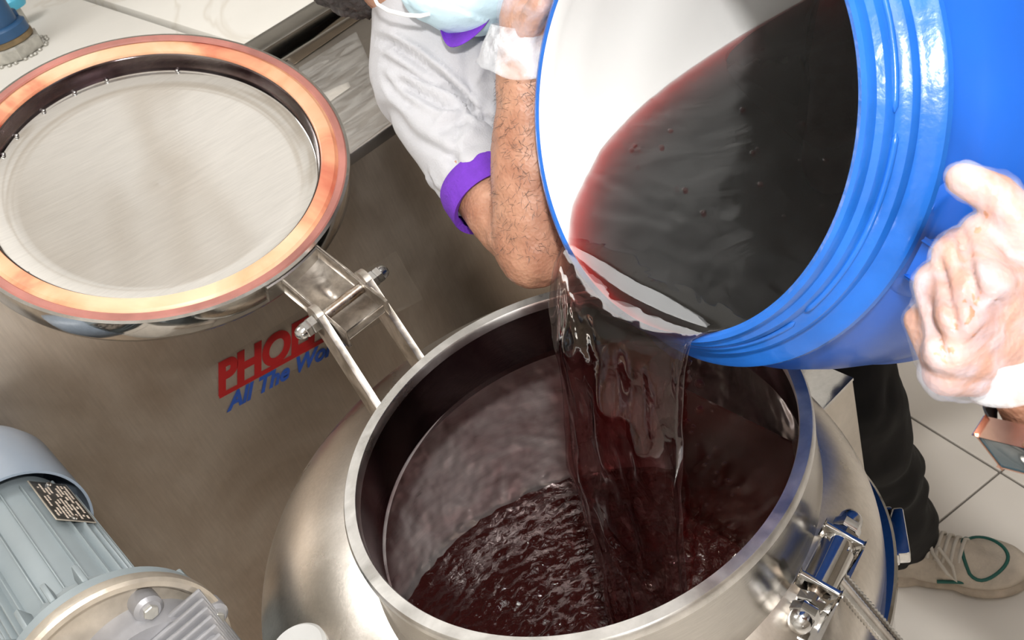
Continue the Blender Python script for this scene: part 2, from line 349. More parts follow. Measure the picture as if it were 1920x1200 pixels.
# ------------------------------------------------------------------ the room
fl = box('floor', (-4, -3, -.05), (4.2, 5, -.004), M['grout']); tag(fl, kind='structure')
TA = math.radians(-9.5); tx, ty = V((math.cos(TA), math.sin(TA), 0)), V((-math.sin(TA), math.cos(TA), 0))
T0 = onz(1875, 885, 0); TS = .6
tme = None
for i in range(-7, 6):
    for j in range(-5, 8):
        c = T0 + tx * (TS * (i + .5)) + ty * (TS * (j + .5)); c.z = 0
        if not (-3.9 < c.x < 4.1 and c.x > -2.3 and -2.9 < c.y < 4.9): continue
        if tme is None:
            bm = bmesh.new(); add_box(bm, (0, 0, -.006), tx, ty, Z_, TS / 2 - .0022, TS / 2 - .0022, .006, .0012); tme = from_bm(bm); tme.materials.append(M['floort'])
        o = bpy.data.objects.new('floor_tile', tme); COL.objects.link(o); o.location = c; o.parent = fl
tag(box('ceiling', (-4, -3, 3.0), (4.2, 5, 3.1), M['ceil']), kind='structure')
tag(box('wall_back', (-4, 5, 0), (4.2, 5.1, 3), M['marble']), kind='structure')
tag(box('wall_front', (-4, -3.1, 0), (4.2, -3, 3), M['walld']), kind='structure')
tag(box('wall_left', (-2.5, -3, 0), (-2.4, 5, 3), M['marble']), kind='structure')
tag(box('wall_right', (4.2, -3, 0), (4.3, 5, 3), M['wall']), kind='structure')
def emit(name, s):
    m, nt, b = new_mat(name); b.inputs['Emission Color'].default_value = (1, .99, .97, 1); b.inputs['Emission Strength'].default_value = s; return m
M['lamp'] = emit('lamp_diffuser', 2.5)
for (x, y, lb) in ((.2, -.9, 'square ceiling lamp panel above the camera side of the kettle'), (-.6, 1.9, 'square ceiling lamp panel above the steel machine')):  # unseen panels, added to give the room ambient light
    t = empty('added_ceiling_lamp', (x, y, 2.94), lb, 'ceiling lamp')
    box('lamp_frame', (x - .62, y - .62, 2.945), (x + .62, y + .62, 2.999), M['steel'], t)
    box('diffuser', (x - .59, y - .59, 2.935), (x + .59, y + .59, 2.944), M['lamp'], t)
# ------------------------------------------------------------------ steel machine behind, stone slab beyond
MY, MH = 0.80, 0.86
mc = empty('steel_machine', (-.2, 1.1, 0), 'long stainless machine with brown-looking front panel behind the open lid', 'machine')
box('front_panel', (.05, MY, .12), (1.5, MY + .004, MH - .004), M['panel'], mc)
bm = bmesh.new(); add_box(bm, (.775, (MY + 1.27) / 2, MH - .012), X_, Y_, Z_, .724, (1.27 - MY) / 2, .012, .003); ob('top_sheet', bm, M['ledge'], mc)
box('raised_panel', (-1.9, MY, .12), (.05, MY + .16, 1.0), M['panel'], mc)
box('side_panel', (-1.9, MY + .004, .12), (-1.89, 1.42, MH - .024), M['panel'], mc); box('side_panel', (1.49, MY + .004, .12), (1.5, 1.42, MH - .024), M['panel'], mc)
box('raised_lip', (-1.9, 1.272, MH - .02), (1.5, 1.281, MH + .006), M['trimst'], mc, .002)
bm = bmesh.new(); add_box(bm, (-.925, (MY + 1.43) / 2, MH - .012), X_, Y_, Z_, .975, (1.11 - MY) / 2, .011, .003); ob('top_sheet', bm, M['ledge'], mc)
box('slot', (-1.9, 1.281, MH - .07), (1.5, 1.42, MH - .05), M['dark'], mc)
box('back_trim', (-1.9, 1.355, MH - .06), (1.5, 1.445, MH + .012), M['trimst'], mc, .006)
for x in (-1.8, 1.4):
    for y in (.9, 1.35): box('leg', (x - .025, y - .025, 0), (x + .025, y + .025, .12), M['arm'], mc)
# brown tape strip and clear cover film stuck on the top sheet
def patch(name, corners, mat, parent, n=16, lift=.0012, wob=0.0):
    bm = bmesh.new(); a, b, c, d = [V(p) for p in corners]; g = []
    nn = (b - a).cross(d - a).normalized(); nn = nn if nn.z > 0 or abs(nn.z) < .3 and nn.y < 0 else -nn
    for i in range(n + 1):
        r = []
        for j in range(n + 1):
            u, v = i / n, j / n; p = (a * (1 - u) + b * u) * (1 - v) + (d * (1 - u) + c * u) * v
            k = 0 if i in (0, n) or j in (0, n) else 1
            r.append(bm.verts.new(p + nn * (lift + wob * k * abs(noise.noise(p * 9)))))
        g.append(r)
    for i in range(n):
        for j in range(n): bm.faces.new((g[i][j], g[i + 1][j], g[i + 1][j + 1], g[i][j + 1]))
    o = ob(name, bm, mat, parent); s = o.modifiers.new('t', 'SOLIDIFY'); s.thickness = .0006; return o
q = [onz(*p, MH) for p in ((538, 112), (668, 10), (692, 25), (552, 122))]
patch('brown_tape', q, M['tape'], mc)
q = [onz(*p, MH) for p in ((560, 128), (668, 60), (742, 222), (600, 330))]
patch('cover_film', q, M['pfilm'], mc, wob=.006)
q = [onz(*p, MH) for p in ((604, 176), (654, 154), (658, 164), (612, 196))]
patch('torn_label', q, plain('torn_paper_label', (.62, .58, .52), .8), mc, 6)
# sticker on the front panel
st_c = [ony(*p, MY) for p in ((415, 768), (792, 560), (742, 470), (390, 690))]
stk = patch('sticker', st_c, M['stick'], mc, 4, .0008)
def lettering(name, txt, org, u, v, size, shear, mat, parent, bold=.004, width=1.0):
    cu = bpy.data.curves.new(name, 'FONT'); cu.body = txt; cu.size = size; cu.shear = shear; cu.offset = bold; cu.extrude = .0002
    t = bpy.data.objects.new('t', cu); COL.objects.link(t); dg = bpy.context.evaluated_depsgraph_get(); dg.update()
    me = bpy.data.meshes.new_from_object(t.evaluated_get(dg)); bpy.data.objects.remove(t)
    u, v = V(u).normalized(), V(v).normalized(); nn = u.cross(v)
    for vt in me.vertices: vt.co = V(org) + u * (vt.co.x * width) + v * vt.co.y + nn * vt.co.z
    me.materials.clear(); return put(name, me, mat, parent, None, False)
su = (st_c[1] - st_c[0]).normalized(); sv = su.cross(V((0, -1, 0))); sv = -sv if sv.z < 0 else sv
o1 = ony(408, 738, MY) + V((0, -.0014, 0))
lettering('red_lettering', 'PHOENIX', o1, su, sv, .072, .35, M['red'], stk, .0035, .95)
e0 = ony(405, 742, MY); 
bm = bmesh.new(); add_box(bm, o1 + su * .135 - sv * .006, su, sv, V((0, -1, 0)), .135, .004, .0003); ob('red_underline', bm, M['red'], stk, None, False)
lettering('blue_lettering', 'All The World', o1 - sv * .04 + su * .006, su, sv, .040, .55, M['bprint'], stk, .0014, 1.0)
# stone slab beyond the machine
ss = empty('stone_slab', (0, 2.4, 0), 'pale cream stone worktop at the top left beyond the steel machine', 'worktop')
JX = onz(265, 31, MH).x
for (x0, x1, y0, y1) in ((-1.6, JX - .011, 1.449, 2.75), (-1.6, JX - .011, 2.756, 3.2), (JX + .011, 1.6, 1.449, 2.85), (JX + .011, 1.6, 2.856, 3.2)):
    box('stone_piece', (x0, y0, MH - .04), (x1, y1, MH + .004), M['marble'], ss, .003)
box('base', (-1.58, 1.5, 0), (1.58, 3.15, MH - .042), M['stonejoint'], ss)
# blue pipe in a nut
pb = onz(38, 100, MH + .004)
bp_ = empty('blue_pipe', pb, 'navy blue painted pipe screwed into a hexagonal nut at the top left corner', 'pipe')
hexprism('hex_nut', pb, (0, 0, 1), .072, .036, M['nut'], bp_, (1, .3, 0))
lathe('seal_ring', [(.055, .036), (.058, .038), (.058, .050), (.052, .052)], pb, (0, 0, 1), M['brass'], bp_, 40)
lathe('collar', [(.056, .052), (.056, .075), (.05, .08), (.036, .082)], pb, (0, 0, 1), M['bluepipe'], bp_, 40)
lathe('pipe_barrel', [(.040, .08), (.040, .6)], pb, (0, 0, 1), M['bluepipe'], bp_, 40)
obox('collar_lug', pb + V((.045, .02, .085)), X_, Y_, Z_, .006, .012, .012, M['bluepipe'], bp_, .002)
bm = bmesh.new()
for k in range(26):
    a = k * 2.4; add_lathe(bm, [(.004, -.003), (.0065, 0), (.004, .003), (0, .004)], pb + V((math.cos(a) * (.073 + .008 * random.random()), math.sin(a) * (.073 + .008 * random.random()), .003)), (0, 0, 1), 8)
ob('weld_beads', bm, M['nut'], bp_)['kind'] = 'stuff'
kb = onz(22, 2, MH + .07)
kn = empty('round_knob', kb, 'small light blue knob at the top edge beside the navy pipe', 'knob')
lathe('knob_head', [(0, -.02), (.03, -.018), (.036, -.006), (.036, .006), (.03, .014), (0, .018)], kb, (0, 0, 1), M['cyan'], kn, 32)
lathe('knob_stem', [(.01, -.066), (.01, -.018)], kb, (0, 0, 1), M['nut'], kn, 16)
bv = onz(2, 78, MH + .004)
vb = empty('pipe_fitting', bv, 'dull metal fitting with a cross bolt left of the navy pipe', 'fitting')
lathe('fitting_body', [(.03, 0), (.03, .03), (.022, .034), (.022, .09), (.03, .094), (.03, .11)], bv, (0, 0, 1), M['nut'], vb, 24)
tube('cross_bolt', [bv + V((-.03, -.03, .06)), bv + V((.03, .03, .06))], .008, M['brass'], vb)

# ------------------------------------------------------------------ steam kettle
K = empty('steel_kettle', (0, 0, 0), 'stainless steel mixing kettle with round open neck receiving the red liquid', 'kettle')
D, DR, ZE, DH = V((-.018, .098, 0)), .38, .61, .19
DA, DB = (-.04, .09, .40, .655, .212, 3.0, .4), (-.018, .098, .38, .61, .19, 2.9, .4)     # the shell is fuller towards the bracket side
def _rm(q, c, sn):
    b_ = c * q[0] + sn * q[1]; return b_ + math.sqrt(b_ * b_ - q[0] ** 2 - q[1] ** 2 + q[2] ** 2)
def _w(a):
    t = (math.cos(a + math.radians(35)) + 1) / 2; return t * t * (3 - 2 * t)
def edge_r(a): c, sn = math.cos(a), math.sin(a); w_ = _w(a); return -.046 * math.exp(-((((a + PI) % (2 * PI)) - PI + .12) / .42) ** 2) + _rm(DA, c, sn) * w_ + _rm(DB, c, sn) * (1 - w_)
def edge_z(a): w_ = _w(a); return DA[3] * w_ + DB[3] * (1 - w_)
def dz(x, y, off=0.0):
    a = math.atan2(y, x); w_ = _w(a); c, sn = math.cos(a), math.sin(a); r = math.hypot(x, y); g = (r - .25) / (edge_r(a) - off - .25); z = 0
    for q, k in ((DA, w_), (DB, 1 - w_)):
        rq = .25 + (_rm(q, c, sn) - .25) * g; d = min(1, math.hypot(c * rq - q[0], sn * rq - q[1]) / q[2]); z += k * (q[3] + (q[4] - off) * max(0, 1 - d ** q[5]) ** q[6])
    return z
SEG = 180
def dome_bm(off=0.0, r0=.2495):
    bm = bmesh.new(); rings = []
    for k in range(49):
        f = 1 - (1 - k / 48) ** 2.4; r_ = []
        for i in range(SEG):
            a = 2 * PI * i / SEG; r = r0 + (edge_r(a) - off - r0) * f; x, y = math.cos(a) * r, math.sin(a) * r
            r_.append(V((x, y, dz(x, y, off) if k < 48 else edge_z(a))))
        rings.append(r_)
    add_rings(bm, rings, True, False); return bm
def skirt(name, prof, mat):
    """rings that follow the dome's edge: (offset outwards, height below the edge or ('z', absolute height, shrink))"""
    bm = bmesh.new(); rings = []
    for o_, h_ in prof:
        rings.append([V((math.cos(a) * (edge_r(a) + o_), math.sin(a) * (edge_r(a) + o_), edge_z(a) - h_)) for a in [2 * PI * i / SEG for i in range(SEG)]])
    add_rings(bm, rings, True, False); return ob(name, bm, mat, K, None, True, 35)
ob('dome', dome_bm(), M['dome'], K)
skirt('jacket', [(0, 0), (.009, 0), (.012, .003), (.012, .016), (.002, .020), (0, .30), (-.06, .40), (-.16, .46), (-.30, .49)], M['mirror'])
skirt('inner_wall', [(-.012, 0), (-.016, .06), (-.024, .14), (-.040, .23), (-.065, .31), (-.12, .38), (-.22, .42), (-.30, .43)], M['inside'])
ob('dome_underside', dome_bm(.012, .2385), M['inside'], K)
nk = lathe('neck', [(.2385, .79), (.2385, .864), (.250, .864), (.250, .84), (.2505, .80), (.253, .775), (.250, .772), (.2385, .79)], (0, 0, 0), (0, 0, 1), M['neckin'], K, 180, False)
lathe('neck_outside', [(.2508, .862), (.2508, .80), (.252, .79), (.258, .775)], (0, 0, 0), (0, 0, 1), M['steel'], K, 180, False)
lathe('rim', [(.2375, .858), (.2372, .868), (.2385, .871), (.2505, .872), (.2525, .869), (.2525, .860), (.2505, .858)], (0, 0, 0), (0, 0, 1), M['rim'], K, 180, False, 'pale worn top rim')
for k in range(3):
    a = math.radians(100 + k * 120); c = V((D.x + .30 * math.cos(a), D.y + .30 * math.sin(a), 0))
    lathe('leg', [(.026, .22), (.022, .02), (.04, .012), (.04, 0), (0, 0)], c, (0, 0, 1), M['arm'], K, 24)
# box on the side, behind the neck
c1 = onz(1598, 711, .70); c2 = onz(1545, 785, .70)
bx = box('side_box', (c2.x - .05, c1.y, .30), (c1.x, c1.y + .24, .698), M['boxst'], K)
box('box_lid', (c2.x - .05, c1.y - .001, .698), (c1.x + .001, c1.y + .241, .702), M['mirror'], K)
# square-section loop handle at the right
h0, h1 = onz(1600, 985, .60), onz(1660, 1005, .60); HR = math.hypot(h1.x - D.x, h1.y - D.y) - .018
hz = .60; ha = V((D.x, D.y, 0)); hd = (V((h1.x, h1.y, 0)) - ha).normalized(); ht = V((-hd.y, hd.x, 0))
def bar(p, q_, w_, h_): 
    d_ = (V(q_) - V(p)); return ((V(p) + V(q_)) / 2, d_.normalized())
hb = bmesh.new(); hc = ha; hc.z = hz
for (p, q_) in ((ha + hd * (HR - .01) + ht * .024, ha + hd * (HR + .030) + ht * .024), (ha + hd * (HR - .01) - ht * .024, ha + hd * (HR + .030) - ht * .024), (ha + hd * (HR + .030) - ht * .033, ha + hd * (HR + .030) + ht * .033)):
    p, q_ = V(p), V(q_); p.z = q_.z = hz; d_ = (q_ - p); add_box(hb, (p + q_) / 2, d_.normalized(), Z_.cross(d_.normalized()), Z_, d_.length / 2, .012, .010, .003)
ob('loop_handle', hb, M['mirror'], K, None, True, 40)
# swing-bolt bracket on the dome
pc = onz(1556, 1058, .80); pc = onz(1552, 1062, dz(pc.x, pc.y) + .028)
td = (onz(1590, 975, pc.z) - onz(1508, 1140, pc.z)).normalized()
rad = V((pc.x - D.x, pc.y - D.y, 0)).normalized(); nn = (Z_ * .88 + rad * .35); nn = (nn - td * nn.dot(td)).normalized(); sd = td.cross(nn)
def bl(a, b, c): return pc + td * a + nn * b + sd * c
if sd.dot(right) < 0: sd = -sd
obox('bracket_base', bl(-.010, -.024, 0), td, sd, nn, .060, .022, .003, M['mirror'], K, .002)
for s_, nm in ((.030, 'bracket_lug'), (-.030, 'bracket_lug')):
    obox(nm, bl(s_, -.003, 0), sd, nn, td, .021, .023, .0030, M['mirror'], K, .0022)
lathe('roller', [(.010, -.0268), (.0175, -.0268), (.0175, .0268), (.010, .0268)], pc, td, M['mirror'], K, 40)
springish('pivot_bolt', bl(-.060, 0, 0), bl(.046, 0, 0), .0075, M['thread'], K)
hexprism('hex_nut', bl(.0335, 0, 0), td, .0150, .009, M['bolt'], K, nn); acorn('cap_nut', bl(.0430, 0, 0), td, .0142, M['bolt'], K)
hexprism('hex_nut', bl(-.0385, 0, 0), -td, .0150, .011, M['bolt'], K, nn); acorn('cap_nut', bl(-.0500, 0, 0), -td, .0146, M['bolt'], K)
rb = onz(1690, 1225, .70)
springish('swing_rod', pc + (rb - pc) * .12, rb, .0102, M['bolt'], K, .0040, 20, .14)
for (px, py) in ((1440, 1165), (1535, 1188), (1510, 1010)):
    g = onz(px, py, .79); g.z = dz(g.x, g.y)
# hinge arms, bolt, bracket
LC, LN = V((-.071, .673, 1.08)), V((.086, -.428, .899)).normalized()
lo = (-Z_ + LN * LN.z).normalized(); lh = LN.cross(lo)
hy, hzz = .362, .931
for xx, kx in ((-.066, -.088), (.010, -.004)):
    a_ = V((xx, hy, hzz)); b_ = V((kx, math.sqrt(.262 ** 2 - kx ** 2), .795)); d_ = (b_ - a_).normalized(); w_ = X_ - d_ * X_.dot(d_); w_.normalize(); t_ = d_.cross(w_)
    bm = bmesh.new(); add_box(bm, (a_ + b_) / 2 , d_, w_, t_, (b_ - a_).length / 2, .0045, .0200, .0006)
    add_lathe(bm, [(.0200, -.0045), (.0200, .0045)], a_, w_, 24)
    ob('hinge_arm', bm, M['arm'], K, None, True, 30)
springish('hinge_bolt', (-.078, hy, hzz), (.022, hy, hzz), .0076, M['thread'], K)
lathe('hinge_sleeve', [(.0072, -.024), (.0074, .0165)], (-.028, hy, hzz), (1, 0, 0), M['thread'], K, 20)
hexprism('hex_nut', (-.0705, hy, hzz), (-1, 0, 0), .0118, .010, M['bolt'], K); acorn('cap_nut', (-.0805, hy, hzz), (-1, 0, 0), .0112, M['bolt'], K)
hexprism('hex_nut', (.0142, hy, hzz), (1, 0, 0), .0118, .010, M['bolt'], K); acorn('cap_nut', (.0242, hy, hzz), (1, 0, 0), .0112, M['bolt'], K)
# the open lid
lid = lathe('lid_shell', [(.2585, .004), (.2625, .003), (.263, -.004), (.263, -.030), (.259, -.040), (.235, -.062), (.18, -.085), (.1, -.098), (0, -.102)], LC, LN, M['mirror'], K, 160, False)
lathe('gasket', [(.2225, -.010), (.2225, -.001), (.2245, .0035), (.233, .0055), (.242, .0052), (.2455, .0025), (.2475, .0020), (.2575, .0035), (.2585, .002), (.2585, -.006)], LC, LN, M['gasket'], lid, 160, False)
lathe('gasket_lip', [(.2467, .0030), (.2485, .0052), (.2565, .0058), (.2585, .004)], LC, LN, M['gasketd'], lid, 160, False)
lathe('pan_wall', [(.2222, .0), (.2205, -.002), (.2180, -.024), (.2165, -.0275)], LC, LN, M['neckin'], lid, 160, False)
lathe('lid_pan', [(.2170, -.0270), (.214, -.0285), (.18, -.0312), (.12, -.0342), (.06, -.0355), (0, -.036)], LC, LN, M['lidpan'], lid, 160, False)
bm = bmesh.new()
for k, a in enumerate((155, 168, 182, 197, 207, 220, 228, 128, 268)):
    an = math.radians(a); p = LC + (lo * math.cos(an) + lh * math.sin(an)) * .2150 - LN * .0262
    add_lathe(bm, [(.003, -.002), (.0034, .001), (.0018, .0028), (0, .003)], p, LN, 10)
ob('weld_beads', bm, M['bolt'], lid)['kind'] = 'stuff'
# tray-shaped hinge bracket welded on the lid edge
ea = LC + lo * .258 - LN * .016
bd = (V((ea.x, hy - .040, hzz - .013)) - ea); bl_ = bd.length; bd.normalize(); bx_ = (X_ - bd * X_.dot(bd)).normalized(); bn = bx_.cross(bd); bn = bn if bn.z > 0 else -bn
cx0 = (ea + bd * bl_ / 2); cx0.x = -.028
bm = bmesh.new()
add_box(bm, cx0 - bn * .011, bx_, bd, bn, .0330, bl_ / 2, .0012, .0005)
for s_ in (-1, 1): add_box(bm, cx0 + bx_ * (.0325 * s_) - bn * .001, bx_, bd, bn, .0018, bl_ / 2 + .008, .0140, .0006)
add_box(bm, cx0 + bd * (bl_ / 2 - .001) - bn * .006, bx_, bd, bn, .0320, .0014, .006, .0005)
ob('hinge_tray', bm, M['bracket'], K)
wl = bmesh.new()
pr = [(.2633 , .0005), (.2655, -.001), (.2655, -.028), (.2633, -.030)]
rings = []
for i in range(13):
    an = math.radians(-9.5 + 19 * i / 12 - 3.5); dd = lo * math.cos(an) + lh * math.sin(an); rings.append([LC + dd * r + LN * t for r, t in pr])
add_rings(wl, rings); ob('lid_edge_plate', wl, M['steel'], lid, None, True, 30)

# liquid inside the kettle
LZ = .385
bm = bmesh.new(); rings = []; seg = 260; nr = 120; RL = 1.0
def vz(x, y):
    p = V((x, y, 0)); a = math.atan2(y + .1, x + .045); d = math.hypot(x + .045, y + .1); far = min(1, max(0, (.36 - d) / .2))
    sw = math.sin(a * 3 + d * 38) * .0045
    return LZ + sw + .011 * far * noise.fractal(p * 16 + V((3, 0, 0)), 1, 2, 4) + .0060 * noise.fractal(p * 70, 1, 2, 4) + .012 * math.exp(-(d / .10) ** 2) * abs(noise.noise(p * 34))
for k in range(nr + 1):
    r = RL * k / nr; rings.append([V((math.cos(a) * (edge_r(a) - .050) * max(r, 1e-3), math.sin(a) * (edge_r(a) - .050) * max(r, 1e-3), 0)) for a in [2 * PI * i / seg for i in range(seg)]])
for r in rings:
    for p in r: p.z = vz(p.x, p.y)
add_rings(bm, rings, True, False)
tag(ob('kettle_liquid', bm, M['vat']), 'churning dark red liquid lying deep inside the steel kettle', 'liquid')

# ------------------------------------------------------------------ blue drum
AX = V((-.864, .096, .494)).normalized(); DC = V((.131, -.125, 1.219))
dl = (-Z_ + AX * AX.z).normalized(); dh = AX.cross(dl); IN = -AX
DRM = empty('blue_drum', DC + IN * .3, 'blue plastic drum with white lining tipped over the kettle', 'drum')
nb = [(.1830, .0), (.1865, -.0012), (.1900, .0), (.1912, .004), (.1905, .010), (.1950, .013), (.1965, .018), (.1955, .024), (.1985, .028), (.2035, .031), (.2045, .036), (.2030, .041)]
lathe('mouth_band', nb, DC, IN, M['blueband'], DRM, 160, False, 'blue neck with screw threads')
lathe('flange', [(.2030, .041), (.2060, .044), (.2140, .047), (.2175, .051), (.2180, .056), (.2150, .060), (.2110, .066)], DC, IN, M['blueband'], DRM, 160, False)
lathe('shell', [(.2110, .066), (.2120, .072), (.2200, .090), (.2290, .115), (.2340, .15), (.2365, .19), (.2375, .222), (.2405, .227), (.2405, .236), (.2375, .241), (.2375, .30), (.2365, .42), (.2405, .427), (.2405, .437), (.2365, .443), (.2355, .60), (.225, .635), (.19, .645), (.0, .645)], DC, IN, M['blue'], DRM, 160, False)
def rin(s): return float(np.interp(s, [0, .012, .03, .05, .10, .15, .24, .60], [.1832, .1860, .1930, .1985, .214, .224, .2300, .2300]))
lathe('lining', [(rin(s), s) for s in (0, .012, .021, .03, .05, .075, .10, .15, .24, .4, .6)] + [(.21, .625), (0, .628)], DC, IN, M['white'], DRM, 160, False, 'white inner lining')
def thr(a0, a1, s, r=.1985):
    pts = []
    for i in range(40):
        an = math.radians(a0 + (a1 - a0) * i / 39); pts.append(DC + IN * (s + .004 * i / 39) + (dl * math.cos(an) + dh * math.sin(an)) * r)
    return pts
for a0, a1, s in ((55, 100, .021), (104, 150, .021), (155, 205, .021), (10, 50, .022)):
    tube('screw_thread', thr(a0, a1, s, .1968), [.0006] + [.0026] * 38 + [.0006], M['blueband'], DRM, 8)
# round handle boss, lug and grip on the camera side
def ondrum(px, py, R):
    r = ray(px, py).normalized(); o = CAM - DC; d_ = r - AX * r.dot(AX); o_ = o - AX * o.dot(AX)
    A_, B_, C_ = d_.dot(d_), 2 * d_.dot(o_), o_.dot(o_) - R * R
    return CAM + r * ((-B_ - math.sqrt(max(0, B_ * B_ - 4 * A_ * C_))) / 2 / A_)
hp = ondrum(1790, 475, .232); q0 = hp - DC; hn = (q0 - AX * q0.dot(AX)).normalized(); hs = IN.cross(hn)
bm = bmesh.new(); rings = []
for k in range(9):
    r_ = []
    for i in range(48):
        a = 2 * PI * i / 48; u, v = math.cos(a) * .035 * k / 8, math.sin(a) * .058 * k / 8
        p = hp + IN * u + hs * v; qq = p - DC; ss_ = qq.dot(IN); rr = qq - IN * ss_
        R_ = float(np.interp(ss_, [.066, .072, .09, .115, .15, .19, .222], [.211, .212, .22, .229, .234, .2365, .2375]))
        R_ += .0045 if k < 8 else -.002
        r_.append(DC + IN * ss_ + rr.normalized() * R_)
    rings.append(r_)
add_rings(bm, rings, True, False); ob('handle_boss', bm, M['blue'], DRM, None, True, 50)
GP0, GP1 = at(1735, 560, .655), at(1895, 425, .645)
lug = ondrum(1757, 490, .238)
gd = (GP1 - GP0).normalized()
bm = bmesh.new(); add_box(bm, lug + hn * .003, IN, hs, hn, .016, .014, .008, .003); add_box(bm, lug + hn * .012 - IN * .01, IN, hs, hn, .012, .004, .004, .0015); ob('handle_lug', bm, M['blue'], DRM, None, True, 40)
lg2 = ondrum(1870, 405, .238); bm = bmesh.new(); add_box(bm, lg2 + hn * .006, IN, hs, hn, .012, .012, .012, .003); ob('handle_lug', bm, M['black'], DRM, None, True, 40)
tube('handle_strap', [ondrum(1757, 500, .24), GP0 + (GP1 - GP0) * -.02, GP0 + (GP1 - GP0) * .15], .004, M['black'], DRM)
tube('grip', [GP0, GP0.lerp(GP1, .5), GP1], [.0095, .0105, .0095], M['black'], DRM, 16, 'black grip bar')
tube('handle_strap', [GP1 - gd * .01, GP1 + gd * .006, ondrum(1880, 395, .238)], .0045, M['black'], DRM)

# liquid in the drum and the pour, one body of liquid
ZL = 1.093
def lvl(s, b):
    p = DC + IN * s + dh * b
    fall = .004 * math.exp(-max(0, s) / .06) + .001 * math.exp(-max(0, s) / .012)
    rip = .0016 * noise.fractal(V((p.x * 14, p.y * 14, s * 9)), 1, 2, 3) + .0022 * math.exp(-((s - .06) / .03) ** 2) * noise.noise(V((b * 22, s * 75, 1))) 
    return ZL - fall + rip
secs = []; NU = 72
for s in list(np.linspace(.60, .22, 14)) + list(np.linspace(.212, .0, 54)):
    r = rin(s) + .0012; a0 = (DC.z + IN.z * s - lvl(s, 0)) / (-dl.z)
    if a0 > r * .985: continue
    a0 = max(a0, -r * .97); bmx = math.sqrt(max(1e-6, r * r - a0 * a0)); top = []; bot = []
    for i in range(NU + 1):
        u = math.sin((i / NU * 2 - 1) * PI / 2); b = u * bmx
        zt = lvl(s, b); a = (DC.z + IN.z * s - zt) / (-dl.z); ab = math.sqrt(max(0, r * r - b * b)); a = min(a, ab - 1e-4)
        top.append(DC + IN * s + dl * a + dh * b); bot.append(DC + IN * s + dl * ab + dh * b)
    secs.append((top, bot))
topL, botL = secs[-1]
V0 = V((AX.x, AX.y, 0)).normalized() * .33; G = 9.81; outv = V((AX.x, AX.y, 0)).normalized()
for k in range(1, 75):
    t = .372 * (k / 74) ** 1.0; drop = .5 * G * t * t; top = []; bot = []
    blend = min(1, t / .09); thick = .75 / (1 + 8.0 * t)
    nar = 1 - .36 * min(1, (t / .37)) ** 2.4
    for i in range(NU + 1):
        pb_, pt_ = botL[i], topL[i]; dv = pt_ - pb_; T = dv.length
        u = i / NU * 2 - 1; cen = DC + dl * 0; bb = (pb_ - DC).dot(dh)
        base = pb_ + dh * (bb * (nar * (1 - (.22 if bb > 0 else 0) * min(1, t / .05)) - 1) - .02 * (t / .37) ** 2) + V0 * t * 1.0 - Z_ * drop
        base.z -= 0.0
        edge = math.exp(-((abs(u) - .93) / .07) ** 2) * .006 * min(1, t / .1)
        f = (.0055 * noise.fractal(V((u * 2.0, base.z * 9.0, 5)), 1, 2, 3) + .003 * noise.noise(V((u * 5, base.z * 16, 2)))) * min(1, t / .12)
        th = max(0.0008, (T * thick * (1 - .45 * min(1, t / .2))) + f * .8 * (1 - u ** 6) + edge)
        wob = outv * f + dh * (.004 * noise.noise(V((base.z * 9, u * .8, 9))) * min(1, t / .12))
        dirn = (dv.normalized() * (1 - blend) + outv * blend).normalized() if T > 1e-5 else outv
        bot.append(base + wob - outv * edge * .5); top.append(base + wob + dirn * th)
    secs.append((top, bot))
bm = bmesh.new(); rings = [t + b[::-1] for t, b in secs]; add_rings(bm, rings, True, True)
bmesh.ops.remove_doubles(bm, verts=bm.verts[:], dist=1e-6)
PL = tag(ob('poured_liquid', bm, M['wine']), 'see-through dark red liquid filling the tipped drum and pouring down in a broad sheet', 'liquid')
def blob(r, seed, st=1.0):
    bm = bmesh.new(); bmesh.ops.create_icosphere(bm, subdivisions=2, radius=r)
    for v in bm.verts: v.co *= 1 + .18 * noise.noise(v.co * 300 + V((seed, 0, 0))); v.co.z *= st
    me = from_bm(bm); me.materials.append(M['winedrop']); me.polygons.foreach_set('use_smooth', [True] * len(me.polygons)); return me
dm = [blob(.0022, 1), blob(.0032, 5, 1.3), blob(.0015, 9)]
rr = random.Random(4)
spots = [(1304, 703), (1312, 720), (1326, 722), (1268, 730), (1300, 800), (1308, 835), (1330, 858), (1322, 872), (1316, 815), (1345, 888), (1366, 902), (1318, 905), (1296, 812), (1290, 790), (1362, 908), (1374, 930), (1342, 842), (1335, 770), (1350, 955), (1312, 768), (1385, 915), (1326, 948), (1358, 870), (1298, 930), (1340, 905)]
for k, (px, py) in enumerate(spots):
    o = bpy.data.objects.new('droplet', dm[k % 3]); COL.objects.link(o); o.location = at(px, py, 1.02 + .06 * rr.random()); o.rotation_euler = (rr.random() * 3, rr.random() * 3, 0)
    s_ = .7 + .8 * rr.random(); o.scale = (s_, s_, s_)
    tag(o, 'small red droplet flying beside the right edge of the pouring liquid', 'droplet', 'droplets right of the pour')
bubm = [blob(.0030, 2, .6), blob(.0019, 7, .6)]
for k, (px, py) in enumerate([(1190, 272), (1198, 280), (1184, 281), (1420, 278), (1411, 286), (1446, 181), (1257, 245), (1196, 312), (1284, 355), (1268, 352), (1425, 345), (1541, 385), (1505, 232), (1222, 186), (1240, 275), (1430, 92), (1318, 398), (1500, 300), (1548, 300), (1470, 405), (1392, 205)]):
    o = bpy.data.objects.new('bubble', bubm[k % 2]); COL.objects.link(o); o.location = onz(px, py, ZL + .0008)
    tag(o, 'tiny bubble floating on the dark liquid inside the blue drum', 'bubble', 'bubbles on the liquid in the drum')
